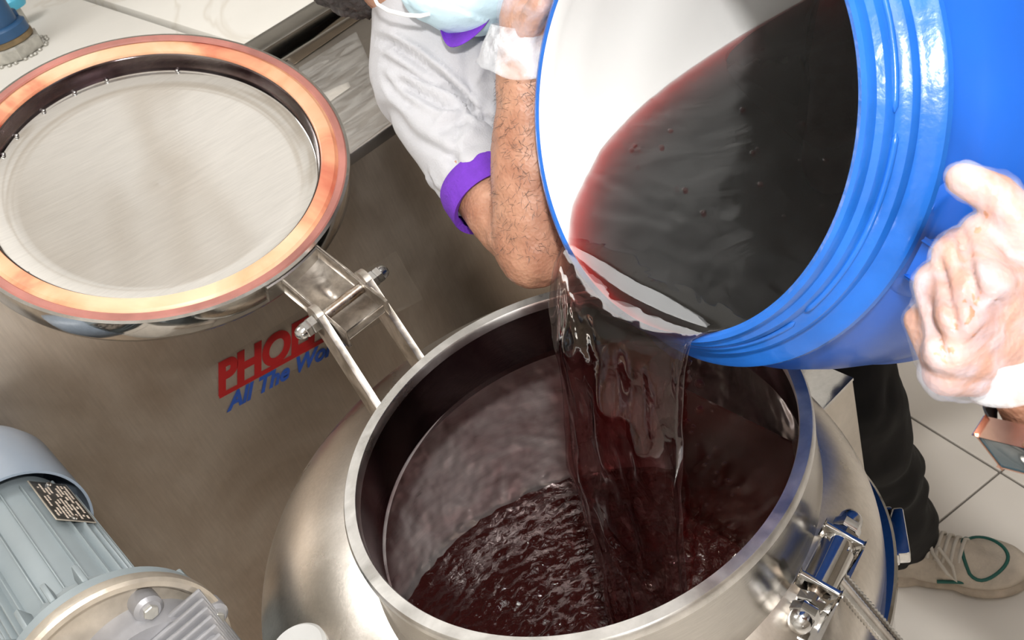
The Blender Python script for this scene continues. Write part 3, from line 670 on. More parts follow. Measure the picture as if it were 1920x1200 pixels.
def strand(pts, r, seed, lab):
    P = []; R = []
    pts = [V(p) for p in pts]; n = 70
    for i in range(n + 1):
        f = i / n * (len(pts) - 1); k = min(int(f), len(pts) - 2); p = pts[k].lerp(pts[k + 1], f - k)
        P.append(p + right * (.004 * noise.noise(V((i * .21, seed, 0)))) ); R.append(r * (.55 + .9 * abs(noise.noise(V((i * .33, seed, 4))))))
    R[0] = R[-1] = .0003; bm = bmesh.new(); add_tube(bm, P, R, 10)
    tag(ob('liquid_strand', bm, M['winedrop']), lab, 'liquid')
strand([at(1290, 672, .955), at(1282, 760, 1.0), at(1276, 850, 1.05), at(1290, 930, 1.10), at(1284, 1010, 1.14)], .0048, 2, 'long thin red strand falling along the right edge of the pour')
strand([at(1318, 930, 1.14), at(1306, 985, 1.18), at(1298, 1060, 1.22), at(1290, 1130, 1.26)], .0030, 8, 'short beaded red thread low down right of the pour')
# ------------------------------------------------------------------ geared motor
MZ = .80
ma = onz(48, 1012, MZ)          # a point on the motor's axis
mx_, mdir = ma.x, V((0, -1, 0))
def mp_(y, a=0, r=0): return V((mx_ + r * math.cos(a), y, MZ + r * math.sin(a)))
GM = empty('geared_motor', (mx_, ma.y - .2, 0), 'pale blue-grey painted electric motor with cast gearbox at the lower left corner', 'motor')
yb = onz(105, 905, MZ).y
y_fan = ma.y + .012; y_fl = ma.y - .25
lathe('motor_body', [(.0, y_fan + .03), (.070, y_fan + .03), (.070, y_fl + .02), (.0, y_fl + .02)][0:0] or [(.070, -(y_fan + .03)), (.070, -(y_fl + .02)), (.082, -(y_fl + .004)), (.082, -(y_fl))], (mx_, 0, MZ), mdir, M['motor'], GM, 64)
lathe('fan_cover', [(.0, -(y_fan + .19)), (.05, -(y_fan + .19)), (.082, -(y_fan + .17)), (.090, -(y_fan + .14)), (.0915, -(y_fan + .004)), (.0915, -y_fan), (.088, -(y_fan)), (.088, -(y_fan + .05))], (mx_, 0, MZ), mdir, M['motor2'], GM, 72, False)
for k in range(36):
    a = 2 * PI * k / 36; dg_ = math.degrees(a)
    low_ = 30 < dg_ < 125
    if low_ and k % 2: continue
    a_h, wd = (.0035, .0012) if low_ else (.0085, .0016)
    dirr = V((math.cos(a), 0, math.sin(a))); tt = V((-math.sin(a), 0, math.cos(a)))
    c = V((mx_, (y_fan + y_fl) / 2, MZ)) + dirr * (.070 + a_h / 2)
    bm = bmesh.new(); add_box(bm, c + Y_ * .006, Y_, tt, dirr, (y_fan - y_fl) / 2 - .006, wd, a_h / 2 + .002, .001)
    if low_: add_box(bm, c - Y_ * ((y_fan - y_fl) / 2 - .010), Y_, tt, dirr, .010, .004, .007, .002)
    ob('cooling_fin', bm, M['motor'], GM, None, True, 40)
# terminal box on the left flank
lathe('terminal_box', [(.050, .04), (.052, .105), (.046, .118), (.0, .120)], (mx_ - .02, ma.y - .03, MZ), (-.75, -.1, .62), M['motor2'], GM, 40)
# name plate
na = math.radians(38); nd = V((math.cos(na), 0, math.sin(na))); nt_ = V((-math.sin(na), 0, math.cos(na)))
nc = mp_(ma.y - .052, na, .0800)
bm = bmesh.new(); add_box(bm, nc, Y_, nt_, nd, .052, .024, .0008, .0004); pl_ = ob('nameplate', bm, M['npl'], GM, 'black nameplate with worn pale print')
bm = bmesh.new()
for i in range(9):
    x = -.044
    while x < .042:
        l = rr.uniform(.002, .009)
        if rr.random() < .72 and not (abs(i - 4) < 1 and x < -.02): add_box(bm, nc + Y_ * (-(x + l / 2)) + nt_ * (-.019 + i * .0047) + nd * .0011, Y_, nt_, nd, l / 2, .0011, .0002)
        x += l + .0016
ob('nameplate_print', bm, M['npt'], pl_, None, False)
bm = bmesh.new()
for s_, c_ in ((.052, (.0, 0)),): 
    add_box(bm, nc - nd * .0004, Y_, nt_, nd, .0535, .0255, .0006, .0003)
ob('nameplate_edge', bm, M['castgold'], pl_)
for yy in (.047, -.047):
    lathe('rivet', [(.0045, 0), (.004, .0018), (.002, .003), (0, .0032)], nc + Y_ * yy + nd * .0008, nd, M['bolt'], pl_, 16)
# end shield with lugs, big flange, gearbox
lathe('end_shield', [(.079, -(y_fl + .012)), (.088, -(y_fl + .004)), (.092, -(y_fl - .018)), (.112, -(y_fl - .040)), (.122, -(y_fl - .046)), (.122, -(y_fl - .060))], (mx_, 0, MZ), mdir, M['motor'], GM, 72)
for a in (70, 90, 110, 130):
    a = math.radians(a); dirr = V((math.cos(a), 0, math.sin(a))); tt = V((-math.sin(a), 0, math.cos(a)))
    bm = bmesh.new(); add_box(bm, mp_(y_fl - .006, a, .096), Y_, tt, dirr, .018, .0035, .010, .002); ob('shield_rib', bm, M['motor'], GM, None, True, 40)
fy = y_fl - .060
lathe('flange_ring', [(.118, -fy), (.124, -(fy - .001)), (.126, -(fy - .005)), (.126, -(fy - .016)), (.1225, -(fy - .019)), (.1165, -(fy - .019)), (.113, -(fy - .014)), (.110, -(fy - .004)), (.0, -(fy - .004))], (mx_, 0, MZ), mdir, M['castgold'], GM, 96, False)
gx = mx_ + .025
lathe('gear_housing', [(.084, -(fy - .003)), (.080, -(fy - .020)), (.074, -(fy - .034)), (.046, -(fy - .036)), (.044, -(fy - .030)), (.030, -(fy - .030)), (.028, -(fy - .044)), (.012, -(fy - .046)), (0, -(fy - .04))], (gx, 0, MZ - .015), mdir, M['alu'], GM, 64)
for a in (62, 118, 5, 180, 240, 300):
    an = math.radians(a); dirr = V((math.cos(an), 0, math.sin(an))); c = V((gx, fy - .012, MZ - .015)) + dirr * .088
    bm = bmesh.new(); add_lathe(bm, [(.016, .010), (.016, -.010), (.012, -.014)], c, (0, 1, 0), 20); add_box(bm, c - dirr * .016, dirr, Y_, dirr.cross(Y_), .02, .010, .011, .003)
    ob('housing_lug', bm, M['alu'], GM, None, True, 40)
    hexprism('hex_bolt', c + mdir * .012, mdir, .0085, .007, M['nut'], GM, dirr)
# finned gear case to the right
fp = ony(374, 1104, fy - .026); HF = .058
for k in range(6):
    bm = bmesh.new(); yy = fy - .026 - k * .012; h_ = HF - .0025 * k
    add_box(bm, (fp.x - HF, yy, fp.z - HF), X_, Y_, Z_, h_, .0030, h_, .002); ob('case_fin', bm, M['alu'], GM, None, True, 40)
bm = bmesh.new(); add_box(bm, (fp.x - HF, fy - .054, fp.z - HF), X_, Y_, Z_, HF - .016, .040, HF - .016, .006); ob('gear_case', bm, M['alu'], GM, None, True, 40)
gq = onz(555, 1215, MZ - .035)
lathe('bearing_cap', [(.0, -.06), (.034, -.06), (.034, -.004), (.030, 0), (0, .001)], gq, (0, 0, 1), plain('pale_grey_cap', (.50, .50, .49), .45), GM, 48)
box('mount_bracket', (mx_ - .05, y_fl - .02, .03), (mx_ + .12, y_fl + .1, MZ - .072), M['motor'], GM, .004)
box('foot_plate', (mx_ - .12, y_fl - .12, 0), (mx_ + .19, y_fl + .2, .03), M['arm'], GM, .004)

# ------------------------------------------------------------------ the worker behind the drum
P1 = empty('person', (.5, .3, 0), 'person in grey polo shirt with purple trim and face mask bending over behind the drum', 'person')
neck = V((.265, .37, 1.235)); hip = V((.60, .32, .90)); chest = V((.37, .36, 1.15))
shR = at(800, 175, 1.27); elR = at(1000, 465, 1.135); wrR = at(990, 95, 1.07)
cuffR = at(912, 366, 1.185)
shL = V((.50, .26, 1.38)); elL = V((.66, .10, 1.20)); wrL = V((.52, .02, .98))
hc_ = at(742, -120, 1.25)
kneeR, ankR = onz(1580, 745, .50), onz(1676, 1002, .10)
kneeL, ankL, hipL = V((.46, .50, .48)), V((.45, .62, .09)), V((.54, .42, .90))
hipR = V((.62, .24, .90))
axh = (at(930, 20, 1.2) - at(560, -70, 1.3)).normalized()      # crown to chin
fx, fy_, fz = axh, None, None
fy_ = (fwd - axh * fwd.dot(axh)).normalized(); fz = axh.cross(fy_)
up_i = -down; up_i = (up_i - axh * up_i.dot(axh)); up_i.normalize(); dep = axh.cross(up_i)
palmR = at(1003, 30, 1.06)
prims = [('c', hip, chest, .13, .15), ('c', chest, neck, .15, .07), ('c', neck, hc_ + axh * .03, .062, .058), ('c', shR + V((.05, 0, .01)), neck, .045, .05), ('c', chest, shR, .10, .045), ('c', chest, shL, .10, .065),
         ('c', shR, cuffR, .044, .036), ('c', cuffR, elR, .037, .040), ('c', elR, elR.lerp(wrR, .35), .043, .0435), ('c', elR.lerp(wrR, .35), wrR, .0435, .031),
         ('c', shL, elL, .055, .044), ('c', elL, wrL, .044, .03), ('c', wrL, wrL + V((-.06, -.03, -.06)), .03, .035),
         ('e', hc_, (axh, up_i, dep), (.118, .092, .078)), ('e', hc_ + axh * .055 + up_i * .01, (axh, up_i, dep), (.075, .07, .06)),
         ('c', hipR, kneeR, .095, .06), ('c', kneeR, ankR, .055, .04), ('c', hipL, kneeL, .095, .06), ('c', kneeL, ankL, .055, .04),
         ('c', ankR, ankR + right * .06 + V((0, 0, -.05)), .032, .026), ('c', ankL, ankL + V((.08, -.1, -.04)), .035, .03)]
# right hand, fingers hooked over the far handle
prims += [('c', wrR, palmR, .030, .036), ('c', at(985, 50, 1.05), at(998, -25, 1.05), .022, .02), ('c', at(1010, 50, 1.06), at(1022, -25, 1.06), .022, .02)]
for i, (dx, dd) in enumerate(((0, 0), (14, .008), (28, .016), (42, .024))):
    a = at(980 + dx, -30, 1.045 + dd); b = at(1000 + dx, -62, 1.055 + dd); c = at(1025 + dx, -62, 1.075 + dd); d_ = at(1035 + dx, -38, 1.085 + dd)
    prims += [('c', a, b, .0105, .0098), ('c', b, c, .0098, .009), ('c', c, d_, .009, .008)]
prims += [('c', at(985, 60, 1.04), at(1012, 10, 1.01), .014, .012), ('c', at(1012, 10, 1.01), at(1022, -20, 1.02), .012, .010)]
def arm_shape(co, no):
    for i in range(len(co)):
        p = co[i]; f = .0022 * fbm(p, 28, 3) + .0008 * fbm(p, 80, 1); co[i] = p + no[i] * f
    return co
fuse('body', prims, .0042, M['skin'], P1, 5, None, arm_shape)
# face details
side = (-dep if dep.dot(fwd) > 0 else dep)          # the way the face looks
for s_ in (-1, 1):
    e = hc_ + axh * .018 + side * .066 + up_i * (.031 * s_)
    lathe('eye', [(.0115 * math.sin(t), -.0115 * math.cos(t)) for t in np.linspace(.05, PI - .05, 12)], e, side, M['maskw'], P1, 20)
    lathe('iris', [(.0052, .0104), (.0048, .0112), (.0, .0118)], e, side, M['hair'], P1, 16)
    tube('eyebrow', [e + side * .010 - axh * .020 + up_i * (k * .008 * s_) - axh * (.004 - .0012 * k * k) for k in (-2, -1, 0, 1, 2)], [.001, .0028, .003, .0026, .001], M['hair'], P1, 8)
    ec = hc_ + axh * .026 + up_i * (.076 * s_) + side * .012
    tube('ear_rim', [ec + axh * (.020 * math.cos(t)) + side * (.013 * math.sin(t)) + up_i * (.006 * s_) for t in np.linspace(-2.6, 2.4, 16)], .0045, M['skin'], P1, 8)
# hair cap over the crown and the back of the head
def hair_post(co, no):
    for i in range(len(co)):
        p = co[i]; co[i] = p + no[i] * (.006 * fbm(p, 60, 2) + .003 * fbm(p, 190, 6))
    return co
fuse('hair', [('e', hc_ - axh * .042 - up_i * .006, (axh, up_i, dep), (.098, .096, .083)), ('e', hc_ - axh * .075 - up_i * .020, (axh, up_i, dep), (.07, .075, .072)), ('c', hc_ - up_i * .078 - axh * .06, hc_ - up_i * .08 + axh * .01, .018, .009)], .0034, M['hair'], P1, 1, None, hair_post)
# shirt: torso and short sleeve
cf = (elR - shR).normalized()
def fold_post(co, no):
    sdir = (cuffR - shR).normalized(); perp = sdir.cross(fwd).normalized()
    for i in range(len(co)):
        p = V(co[i]); u = (p - shR).dot(sdir); v = (p - shR).dot(perp)
        f = .0028 * fbm(co[i], 9, 1)
        for (k0, k1, wd, dp) in ((.30, -.035, .0055, .006), (.55, .03, .006, .0045), (-.75, .03, .007, .004)):
            e = v - k1 - k0 * (u - .08); e += .008 * noise.noise(V((u * 14, k1 * 50, 0)))
            f -= dp * math.exp(-(e / wd) ** 2) * (1 if -.02 < u < .2 else .0); f += dp * .5 * math.exp(-((e - .012) / .009) ** 2) * (1 if -.02 < u < .2 else .0)
        co[i] = co[i] + no[i] * f
    return co
sl_end = cuffR
sh = fuse('shirt', [('c', hip, chest, .150, .165), ('c', chest, neck - (neck - chest).normalized() * .03, .165, .085), ('c', chest + V((-.02, 0, .0)), shR, .115, .058), ('c', shR + V((.02, .01, .02)), neck, .072, .066), ('c', chest, shL, .12, .08), ('c', shL, shL.lerp(elL, .5), .075, .066),
     ('c', shR, sl_end, .058, .044, 'b'), ('e', at(905, 200, 1.27), (right, -down, fwd), (.10, .11, .07)), ('c', at(768, 105, 1.27), at(860, 130, 1.25), .046, .06), ('c', at(800, 170, 1.26), at(885, 290, 1.23), .050, .045), ('c', at(860, 160, 1.27), at(930, 230, 1.25), .07, .05)], .0042, M['shirt'], P1, 14, None, fold_post)
from mathutils.bvhtree import BVHTree
def crease(o, lines, bank=True):
    me = o.data; bv = BVHTree.FromPolygons([v.co for v in me.vertices], [p.vertices[:] for p in me.polygons])
    segs = []
    for px, wd, dp in lines:
        P = []
        for a, b in zip(px, px[1:]):
            for k in range(5):
                x = a[0] + (b[0] - a[0]) * k / 5; y = a[1] + (b[1] - a[1]) * k / 5; h = bv.ray_cast(CAM, ray(x, y).normalized())
                if h[0]: P.append(h[0])
        if len(P) > 1: segs.append((P, wd, dp))
    n = len(me.vertices); co = np.empty(n * 3); me.vertices.foreach_get('co', co); co = co.reshape(-1, 3); no = np.empty(n * 3); me.vertices.foreach_get('normal', no); no = no.reshape(-1, 3); dn_ = np.array(down); add = np.zeros(n)
    for P, wd, dp in segs:
        Pn = np.array([tuple(p) for p in P]); m_ = len(P); near = np.where(((co - Pn.mean(0)) ** 2).sum(1) < .22 ** 2)[0]
        if not len(near): continue
        for ch in np.array_split(near, max(1, len(near) // 20000)):
            D2 = ((co[ch][:, None, :] - Pn[None]) ** 2).sum(2); j = D2.argmin(1); d = np.sqrt(D2[np.arange(len(ch)), j])
            tap = np.minimum(1, np.minimum(j, m_ - 1 - j) / (m_ * .25) + .15); side = np.where(((co[ch] - Pn[j]) @ dn_) < 0, 1, .45) if bank else 0
            add[ch] += tap * (-dp * np.exp(-(d / wd) ** 2) + dp * .8 * side * np.exp(-((d - wd * 2.1) / (wd * .9)) ** 2)) * (d < wd * 4)
    co = co + no * add[:, None]; me.vertices.foreach_set('co', co.ravel())
    me.update()
crease(sh, [([(701, 70), (733, 82), (780, 112), (827, 149), (859, 182), (887, 210), (948, 254)], .0050, .010),
            ([(738, 149), (780, 173), (827, 196), (887, 212)], .0048, .009), ([(716, 140), (735, 168), (761, 191), (790, 208)], .0046, .005),
            ([(822, 250), (850, 230), (900, 222)], .006, .005), ([(842, 300), (880, 270), (925, 262)], .006, .003), ([(800, 320), (812, 350), (838, 375)], .005, .003)])
lathe('sleeve_cuff', [(.040, .022), (.0465, .022), (.0480, .014), (.0475, -.012), (.0465, -.014), (.040, -.010)], cuffR, -cf, M['purple'], P1, 60, False, 'purple ribbed sleeve cuff')
# collar
ca = (at(905, -5, 1.12) - at(840, 62, 1.12)).normalized()
pts = [at(826, 52, 1.165), at(836, 92, 1.160), at(862, 86, 1.150), at(893, 66, 1.142), at(918, 36, 1.138), at(935, 0, 1.14), at(950, -40, 1.15)]
inn = [at(828, 30, 1.20), at(838, 50, 1.19), at(858, 40, 1.18), at(880, 22, 1.17), at(898, 0, 1.165), at(910, -30, 1.165), at(920, -60, 1.17)]
bm = bmesh.new(); rings = []
for a_, b_ in zip(pts, inn): rings.append([a_, a_.lerp(b_, .33) - fwd * .003, a_.lerp(b_, .66) - fwd * .004, b_])
add_rings(bm, rings, False, False); co_ = ob('collar', bm, M['purple'], P1, 'purple polo collar'); md = co_.modifiers.new('s', 'SOLIDIFY'); md.thickness = .003; md = co_.modifiers.new('u', 'SUBSURF'); md.levels = 2; md.render_levels = 2
# face mask: pleated cup over nose, mouth and chin
def mask_post(co, no):
    for i in range(len(co)):
        p = V(co[i]); t = (p - hc_).dot(up_i)
        pl = (t * 38) % 1.0; co[i] = co[i] + no[i] * (.0022 * (pl - .5) + .002 * fbm(co[i], 22, 3))
    return co
mk0 = at(872, -38, 1.165)
fuse('face_mask', [('e', mk0, (axh, up_i, dep), (.064, .062, .070)), ('e', at(845, -28, 1.16), (axh, up_i, dep), (.050, .048, .055)), ('c', at(812, -18, 1.17), at(905, -22, 1.15), .036, .040)], .0036, M['mask'], P1, 4, 'pale blue disposable face mask', mask_post)
tube('mask_strap', [at(700, -8, 1.165), at(708, 8, 1.155), at(728, 20, 1.145), at(760, 28, 1.14), at(788, 30, 1.135), at(805, 26, 1.13)], [.0018, .002, .0024, .0024, .0024, .002], M['maskw'], P1)
# trousers and shoes
def pant_post(co, no):
    for i in range(len(co)):
        p = co[i]; co[i] = p + no[i] * (.011 * fbm(p, 8, 4) + .0028 * math.sin(p[2] * 42 + 8 * fbm(p, 5, 1)))
    return co
fuse('trousers', [('c', hip, hip + V((-.03, 0, .06)), .150, .140), ('c', hipR, kneeR, .115, .082), ('c', kneeR, ankR + V((0, 0, .03)), .080, .066, 'b'), ('c', hipL, kneeL, .115, .08), ('c', kneeL, ankL + V((0, 0, .03)), .08, .07, 'b'),
      ('c', ankR + V((0, 0, .045)), ankR + V((0, 0, .0)) , .072, .068)], .006, M['pants'], P1, 4, None, pant_post)
def make_shoe(heel, toe):
    d_ = (toe - heel); Ln = d_.length; d_.normalize(); s_ = Z_.cross(d_)
    def q(a, b, z): return heel + d_ * (a * Ln) + s_ * b + Z_ * z
    up = fuse('shoe', [('e', q(.16, 0, .052), (d_, s_, Z_), (.050, .038, .046)), ('e', q(.45, 0, .045), (d_, s_, Z_), (.085, .042, .040)), ('e', q(.75, .002, .036), (d_, s_, Z_), (.075, .050, .030)), ('c', q(.22, 0, .075), q(.20, 0, .100), .038, .038), ('c', q(.3, 0, .080), q(.62, 0, .055), .030, .026)], .004, M['shoe'], P1, 5)
    up['label'] = 'worn white mesh trainer with green lines'
    fuse('sole', [('e', q(.14, 0, .018), (d_, s_, Z_), (.048, .042, .020)), ('e', q(.45, 0, .016), (d_, s_, Z_), (.09, .040, .018)), ('e', q(.76, .002, .016), (d_, s_, Z_), (.078, .055, .018))], .005, M['sole'], up, 2)
    def zc(a): return .112 - .031 * (a - .3) / .32
    for i in range(6):
        a = .33 + .055 * i; z = zc(a)
        tube('lace', [q(a - .03, -.028 , z - .018), q(a - .01, -.016, z - .001), q(a + .01, 0, z + .003), q(a + .03, .016, z - .001), q(a + .05, .028, z - .018)], .0034, M['lace'], up, 8)
    tube('lace', [q(.36, 0, .116), q(.40, -.028, .100), q(.50, -.052, .078), q(.56, -.056, .064), q(.54, -.040, .082), q(.44, -.018, .104)], .003, M['lace'], up, 8)
    tube('shoe_collar', [q(.20 + .13 * math.cos(t), .034 * math.sin(t), .118 + .004 * math.cos(t)) for t in np.linspace(0, 2 * PI, 25)], .007, M['shoe'], up, 8)
    pth = [(.60, -.024), (.66, -.036), (.80, -.036), (.91, -.018), (.935, .002), (.90, .024), (.80, .040), (.66, .038), (.60, .026), (.66, 0), (.60, -.024)]
    def surf(a, b):
        z = 0
        for ca_, ra, rb, rz, cz in ((.45, .085, .042, .040, .045), (.75, .075, .050, .030, .036)):
            e = 1 - ((a - ca_) * Ln / ra) ** 2 - ((b - (.002 if ca_ > .5 else 0)) / rb) ** 2
            if e > 0: z = max(z, cz + rz * math.sqrt(e))
        return max(z, .03)
    tube('green_trim', [q(a, b, surf(a, b) + .0005) for a, b in [(.775 + .165 * math.cos(t_), .041 * math.sin(t_) * (1 - .25 * math.cos(t_))) for t_ in np.linspace(0, 2 * PI, 33)]], .0030, M['green'], up, 8)
    tube('green_trim', [q(a, -.046 + .004 * i, .045 - .004 * i) for i, a in enumerate((.42, .55, .68, .80))], .0030, M['green'], up, 8)
toe = onz(1906, 1066, .03); toe.z = 0; heelp = onz(1655, 1052, .03); heelp.z = 0
make_shoe(heelp, toe)
make_shoe(ankL + V((-.03, .05, -ankL.z)), ankL + V((.12, -.19, -ankL.z)))
# glove over the right hand, with a loose cuff
def wrinkle(co, no):
    for i in range(len(co)):
        p = co[i]; co[i] = p + no[i] * (.0022 * fbm(p, 45, 3) + .0012 * fbm(p, 120, 1))
    return co
gl = [('c', wrR + (palmR - wrR) * .1, palmR, .0345, .040), ('c', palmR, at(1000, -60, 1.055), .038, .030), ('c', at(985, 60, 1.04), at(1012, 5, 1.01), .019, .016)]
fuse('glove', gl, .004, M['glove'], P1, 3, 'thin clear plastic glove', wrinkle)
def cuff_mesh(name, c, axis, r, h, par, seed, flare=1.35):
    bm = bmesh.new(); x, y, z = frame(axis); rings = []
    for k in range(13):
        f = k / 12; r_ = []
        for i in range(72):
            a = 2 * PI * i / 72; rr_ = r * (1 + (flare - 1) * f + .10 * f * noise.noise(V((math.cos(a) * 2.2, math.sin(a) * 2.2, seed + f * 1.5))) + .035 * math.sin(a * 9 + seed) * (1 - f) )
            zz = h * f * (1 + .3 * noise.noise(V((math.cos(a), math.sin(a), seed + 7))))
            r_.append(V(c) + z * zz + (x * math.cos(a) + y * math.sin(a)) * rr_)
        rings.append(r_)
    add_rings(bm, rings, True, False); o = ob(name, bm, M['cuff'], par, 'loose clear glove cuff'); s_ = o.modifiers.new('s', 'SOLIDIFY'); s_.thickness = .0007; return o
fd = (elR - wrR).normalized()
cuff_mesh('glove_cuff', wrR - fd * .022, (fd + right * -.15).normalized(), .036, .042, P1, 3, 1.35)
# hairs on the forearm
bm = bmesh.new(); hrnd = random.Random(11)
x_, y_, z_ = frame(fd)
for k in range(1500):
    t = hrnd.uniform(.12, 1.0); a = hrnd.uniform(0, 2 * PI); c = wrR.lerp(elR, t)
    r = float(np.interp(t, [0, .65, 1], [.031, .0435, .043])); n_ = x_ * math.cos(a) + y_ * math.sin(a); p = c + n_ * (r * .985); l = hrnd.uniform(.005, .011)
    d_ = (fd * hrnd.uniform(-.2, 1) + z_.cross(n_) * hrnd.uniform(-.9, .9)).normalized(); e = p + d_ * l + n_ * .0022; sd_ = d_.cross(n_).normalized() * .00013
    m_ = p + d_ * l * .5 + n_ * .0022
    v = [bm.verts.new(q) for q in (p - sd_, p + sd_, m_ + sd_, m_ - sd_, e)]
    bm.faces.new((v[0], v[1], v[2], v[3])); bm.faces.new((v[3], v[2], v[4]))
ah = ob('arm_hair', bm, M['hair'], P1); ah['kind'] = 'stuff'

# ------------------------------------------------------------------ the second worker, hand on the near handle
P2 = empty('person', (.45, -.85, 0), 'person mostly outside the right edge whose gloved hand grips the drum handle', 'person')
W2 = at(1935, 688, .635); E2 = at(2160, 1010, .72)
S2 = V((.42, -.92, 1.36)); N2 = V((.50, -1.05, 1.46)); C2 = V((.50, -1.06, 1.2)); H2 = V((.50, -1.1, .93)); HD = V((.46, -.98, 1.62)); S2b = V((.62, -1.22, 1.37))
if True:
    hand = []
    mcp = [at(1848, 532, .588), at(1800, 598, .590), at(1778, 655, .598), at(1772, 700, .612)]
    pip = [at(1834, 438, .612), at(1782, 478, .606), at(1746, 530, .612), at(1724, 600, .622)]
    dip = [at(1846, 425, .638), at(1800, 455, .640), at(1768, 505, .646), at(1748, 575, .652)]
    tip = [at(1868, 450, .652), at(1826, 492, .656), at(1792, 540, .660), at(1770, 600, .664)]
    rad_ = [.0108, .0108, .0102, .0092]
    for i in range(4):
        hand += [('c', W2.lerp(mcp[i], .15), mcp[i], .017, .0145 if i < 3 else .0135), ('c', mcp[i], pip[i], rad_[i] + .0012, rad_[i]), ('c', pip[i], dip[i], rad_[i], rad_[i] - .001), ('c', dip[i], tip[i], rad_[i] - .001, rad_[i] - .0022), ('e', mcp[i], (right, down, fwd), (.0128, .0128, .0128))]
    for a, b in zip(mcp, mcp[1:]): hand += [('c', a.lerp(W2, .15) + fwd * .004, b.lerp(W2, .15) + fwd * .004, .0125, .0125)]
    tm = at(1930, 520, .612); tj = at(1902, 408, .600); ti = at(1866, 362, .602); tt_ = at(1806, 336, .606)
    hand += [('c', W2, tm, .022, .018), ('c', tm, tj, .0175, .0135), ('c', tj, ti, .0135, .0120), ('c', ti, tt_, .0120, .0098), ('c', tm, mcp[0], .014, .013)]
body2 = hand + [('c', W2, W2.lerp(E2, .35), .0285, .037), ('c', W2.lerp(E2, .35), E2, .037, .042), ('c', E2, S2, .043, .055), ('c', S2, N2, .055, .055), ('c', N2, HD, .055, .05), ('e', HD + V((0, 0, .03)), ((V((-.5, .86, 0))), V((.86, .5, 0)), Z_), (.10, .078, .115)),
      ('c', C2, N2, .13, .07), ('c', C2, H2, .13, .14), ('c', C2, S2b, .1, .06), ('c', S2b, S2b + V((.05, .05, -.28)), .05, .042), ('c', S2b + V((.05, .05, -.28)), S2b + V((-.05, .2, -.42)), .04, .03), ('c', S2b + V((-.05, .2, -.42)), S2b + V((-.1, .27, -.45)), .034, .03),
      ('e', HD + V((-.055, .09, .02)), (X_, Y_, Z_), (.012, .018, .02))]
def hand_post(co, no):
    d0 = (W2 - mcp[1]).normalized()
    for i in range(len(co)):
        p = co[i]; f = .0009 * fbm(p, 55, 3)
        for k in range(4):
            a = mcp[k].lerp(W2, .2); 
        co[i] = p + no[i] * f
    return co
hb2 = fuse('body', body2, .0027, M['skin2'], P2, 2, None, hand_post)
gl2 = []
for p in hand:
    if p[0] == 'c': gl2.append(('c', p[1], p[2], p[3] + .0011, p[4] + .0011))
    else: gl2.append(('e', p[1], p[2], tuple(x + .0010 for x in p[3])))
for a, b in zip(pip, pip[1:]): gl2.append(('c', a.lerp(b, .3) + fwd * .006, a.lerp(b, .7) + fwd * .006, .0055, .0055))
gl2 += [('c', at(1735, 590, .628), at(1748, 665, .628), .010, .012), ('c', at(1748, 665, .628), at(1800, 712, .628), .012, .014), ('c', at(1800, 700, .625), at(1860, 712, .635), .014, .016)]
def glove_post(co, no):
    for i in range(len(co)):
        p = co[i]; r_ = fbm(p, 70, 3); co[i] = p + no[i] * (.0016 * r_ + .0012 * abs(fbm(p, 38, 8)))
    return co
g2 = fuse('glove', gl2, .0024, M['glove'], P2, 2, 'thin clear plastic glove', glove_post)
gaps = [([(1800, 425), (1812, 480), (1824, 540), (1836, 590)], .0030, .0052), ([(1758, 478), (1770, 530), (1785, 590), (1800, 645)], .0030, .0052), ([(1732, 545), (1744, 600), (1762, 650), (1785, 695)], .0030, .0045),
        ([(1868, 560), (1905, 600)], .006, .003), ([(1830, 620), (1880, 660)], .006, .003)]
crease(hb2, gaps, False); crease(g2, gaps, False)
f2 = (E2 - W2).normalized()
cuff_mesh('glove_cuff', W2 - f2 * .040, f2, .034, .026, P2, 8, 1.2)
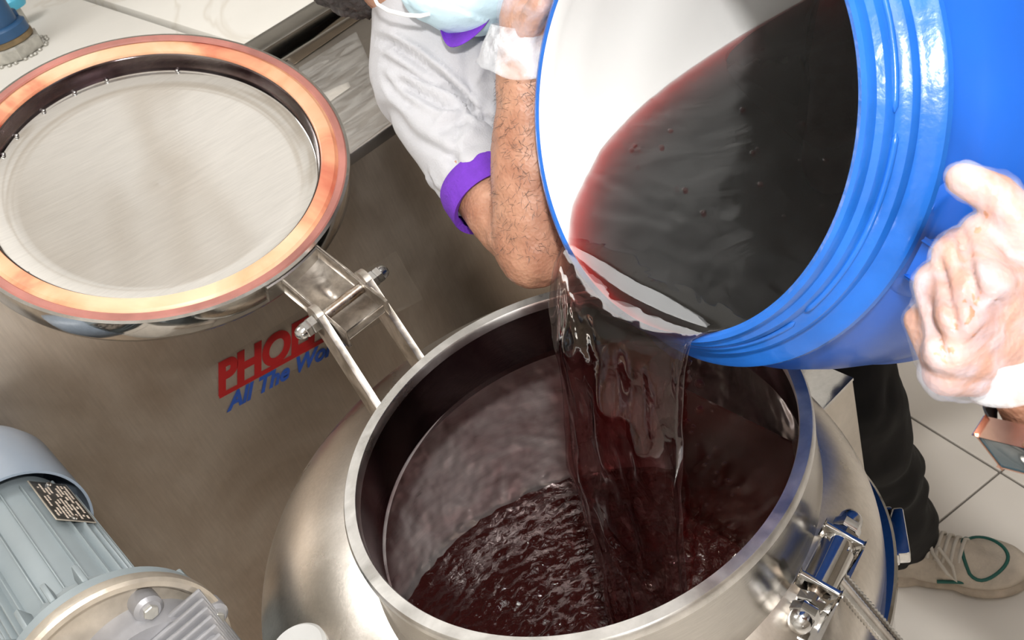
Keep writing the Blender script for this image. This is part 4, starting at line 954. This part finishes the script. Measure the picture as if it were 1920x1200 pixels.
# watch
wc = at(1958, 800, .668); wd_ = (W2.lerp(E2, .4) - CAM).normalized()
wx, wy, wz = frame(f2)
wc = W2.lerp(E2, .14); lft = (-right - f2 * (-right).dot(f2)).normalized(); wn = (lft * .75 - fwd * .55); wn = (wn - f2 * wn.dot(f2)).normalized(); wt = f2.cross(wn)
WT = lathe('watch_strap', [(.0365, -.010), (.038, -.009), (.038, .009), (.0365, .010)], wc, f2, M['black'], P2, 48, False, 'black watch strap')
bm = bmesh.new(); add_box(bm, wc + wn * .0415, f2, wt, wn, .017, .016, .0045, .003); ob('watch_case', bm, M['rose'], P2, 'rose-gold square watch case', True, 40)
bm = bmesh.new(); add_box(bm, wc + wn * .0460, f2, wt, wn, .0155, .0145, .0016, .001); ob('watch_glass', bm, M['glassd'], P2, None, True, 40)
fuse('shirt', [('c', H2, C2, .16, .15), ('c', C2, N2 + V((0, 0, -.04)), .15, .08), ('c', C2, S2, .11, .075), ('c', N2 + V((0, 0, -.05)), S2, .06, .072), ('c', N2 + V((0, 0, -.05)), S2b, .06, .072), ('c', S2, S2.lerp(E2, .55), .072, .062, 'b'), ('c', C2, S2b, .11, .075), ('c', S2b, S2b + V((.03, .03, -.18)), .07, .062, 'b')], .007, M['shirt'], P2, 5)
fuse('trousers', [('c', H2 + V((0, 0, .02)), H2 + V((0, 0, -.05)), .165, .16), ('c', H2 + V((-.08, .05, -.05)), V((.42, -.98, .5)), .115, .085), ('c', V((.42, -.98, .5)), V((.42, -1.0, .08)), .085, .07, 'b'), ('c', H2 + V((.08, -.05, -.05)), V((.62, -1.18, .5)), .115, .085), ('c', V((.62, -1.18, .5)), V((.62, -1.2, .08)), .085, .07, 'b')], .01, M['pants'], P2, 4)
for c in (V((.42, -1.0, 0)), V((.62, -1.2, 0))):
    fuse('shoe', [('e', c + V((0, -.02, .05)), (X_, Y_, Z_), (.045, .06, .05)), ('e', c + V((-.03, .10, .035)), (X_, Y_, Z_), (.048, .11, .035)), ('c', c + V((0, 0, .05)), c + V((0, 0, .10)), .045, .04)], .006, M['black'], P2, 3)
fuse('hair', [('e', HD + V((.012, -.02, .055)), (V((-.5, .86, 0)), V((.86, .5, 0)), Z_), (.108, .087, .108))], .006, M['hair'], P2, 1, None, hair_post)
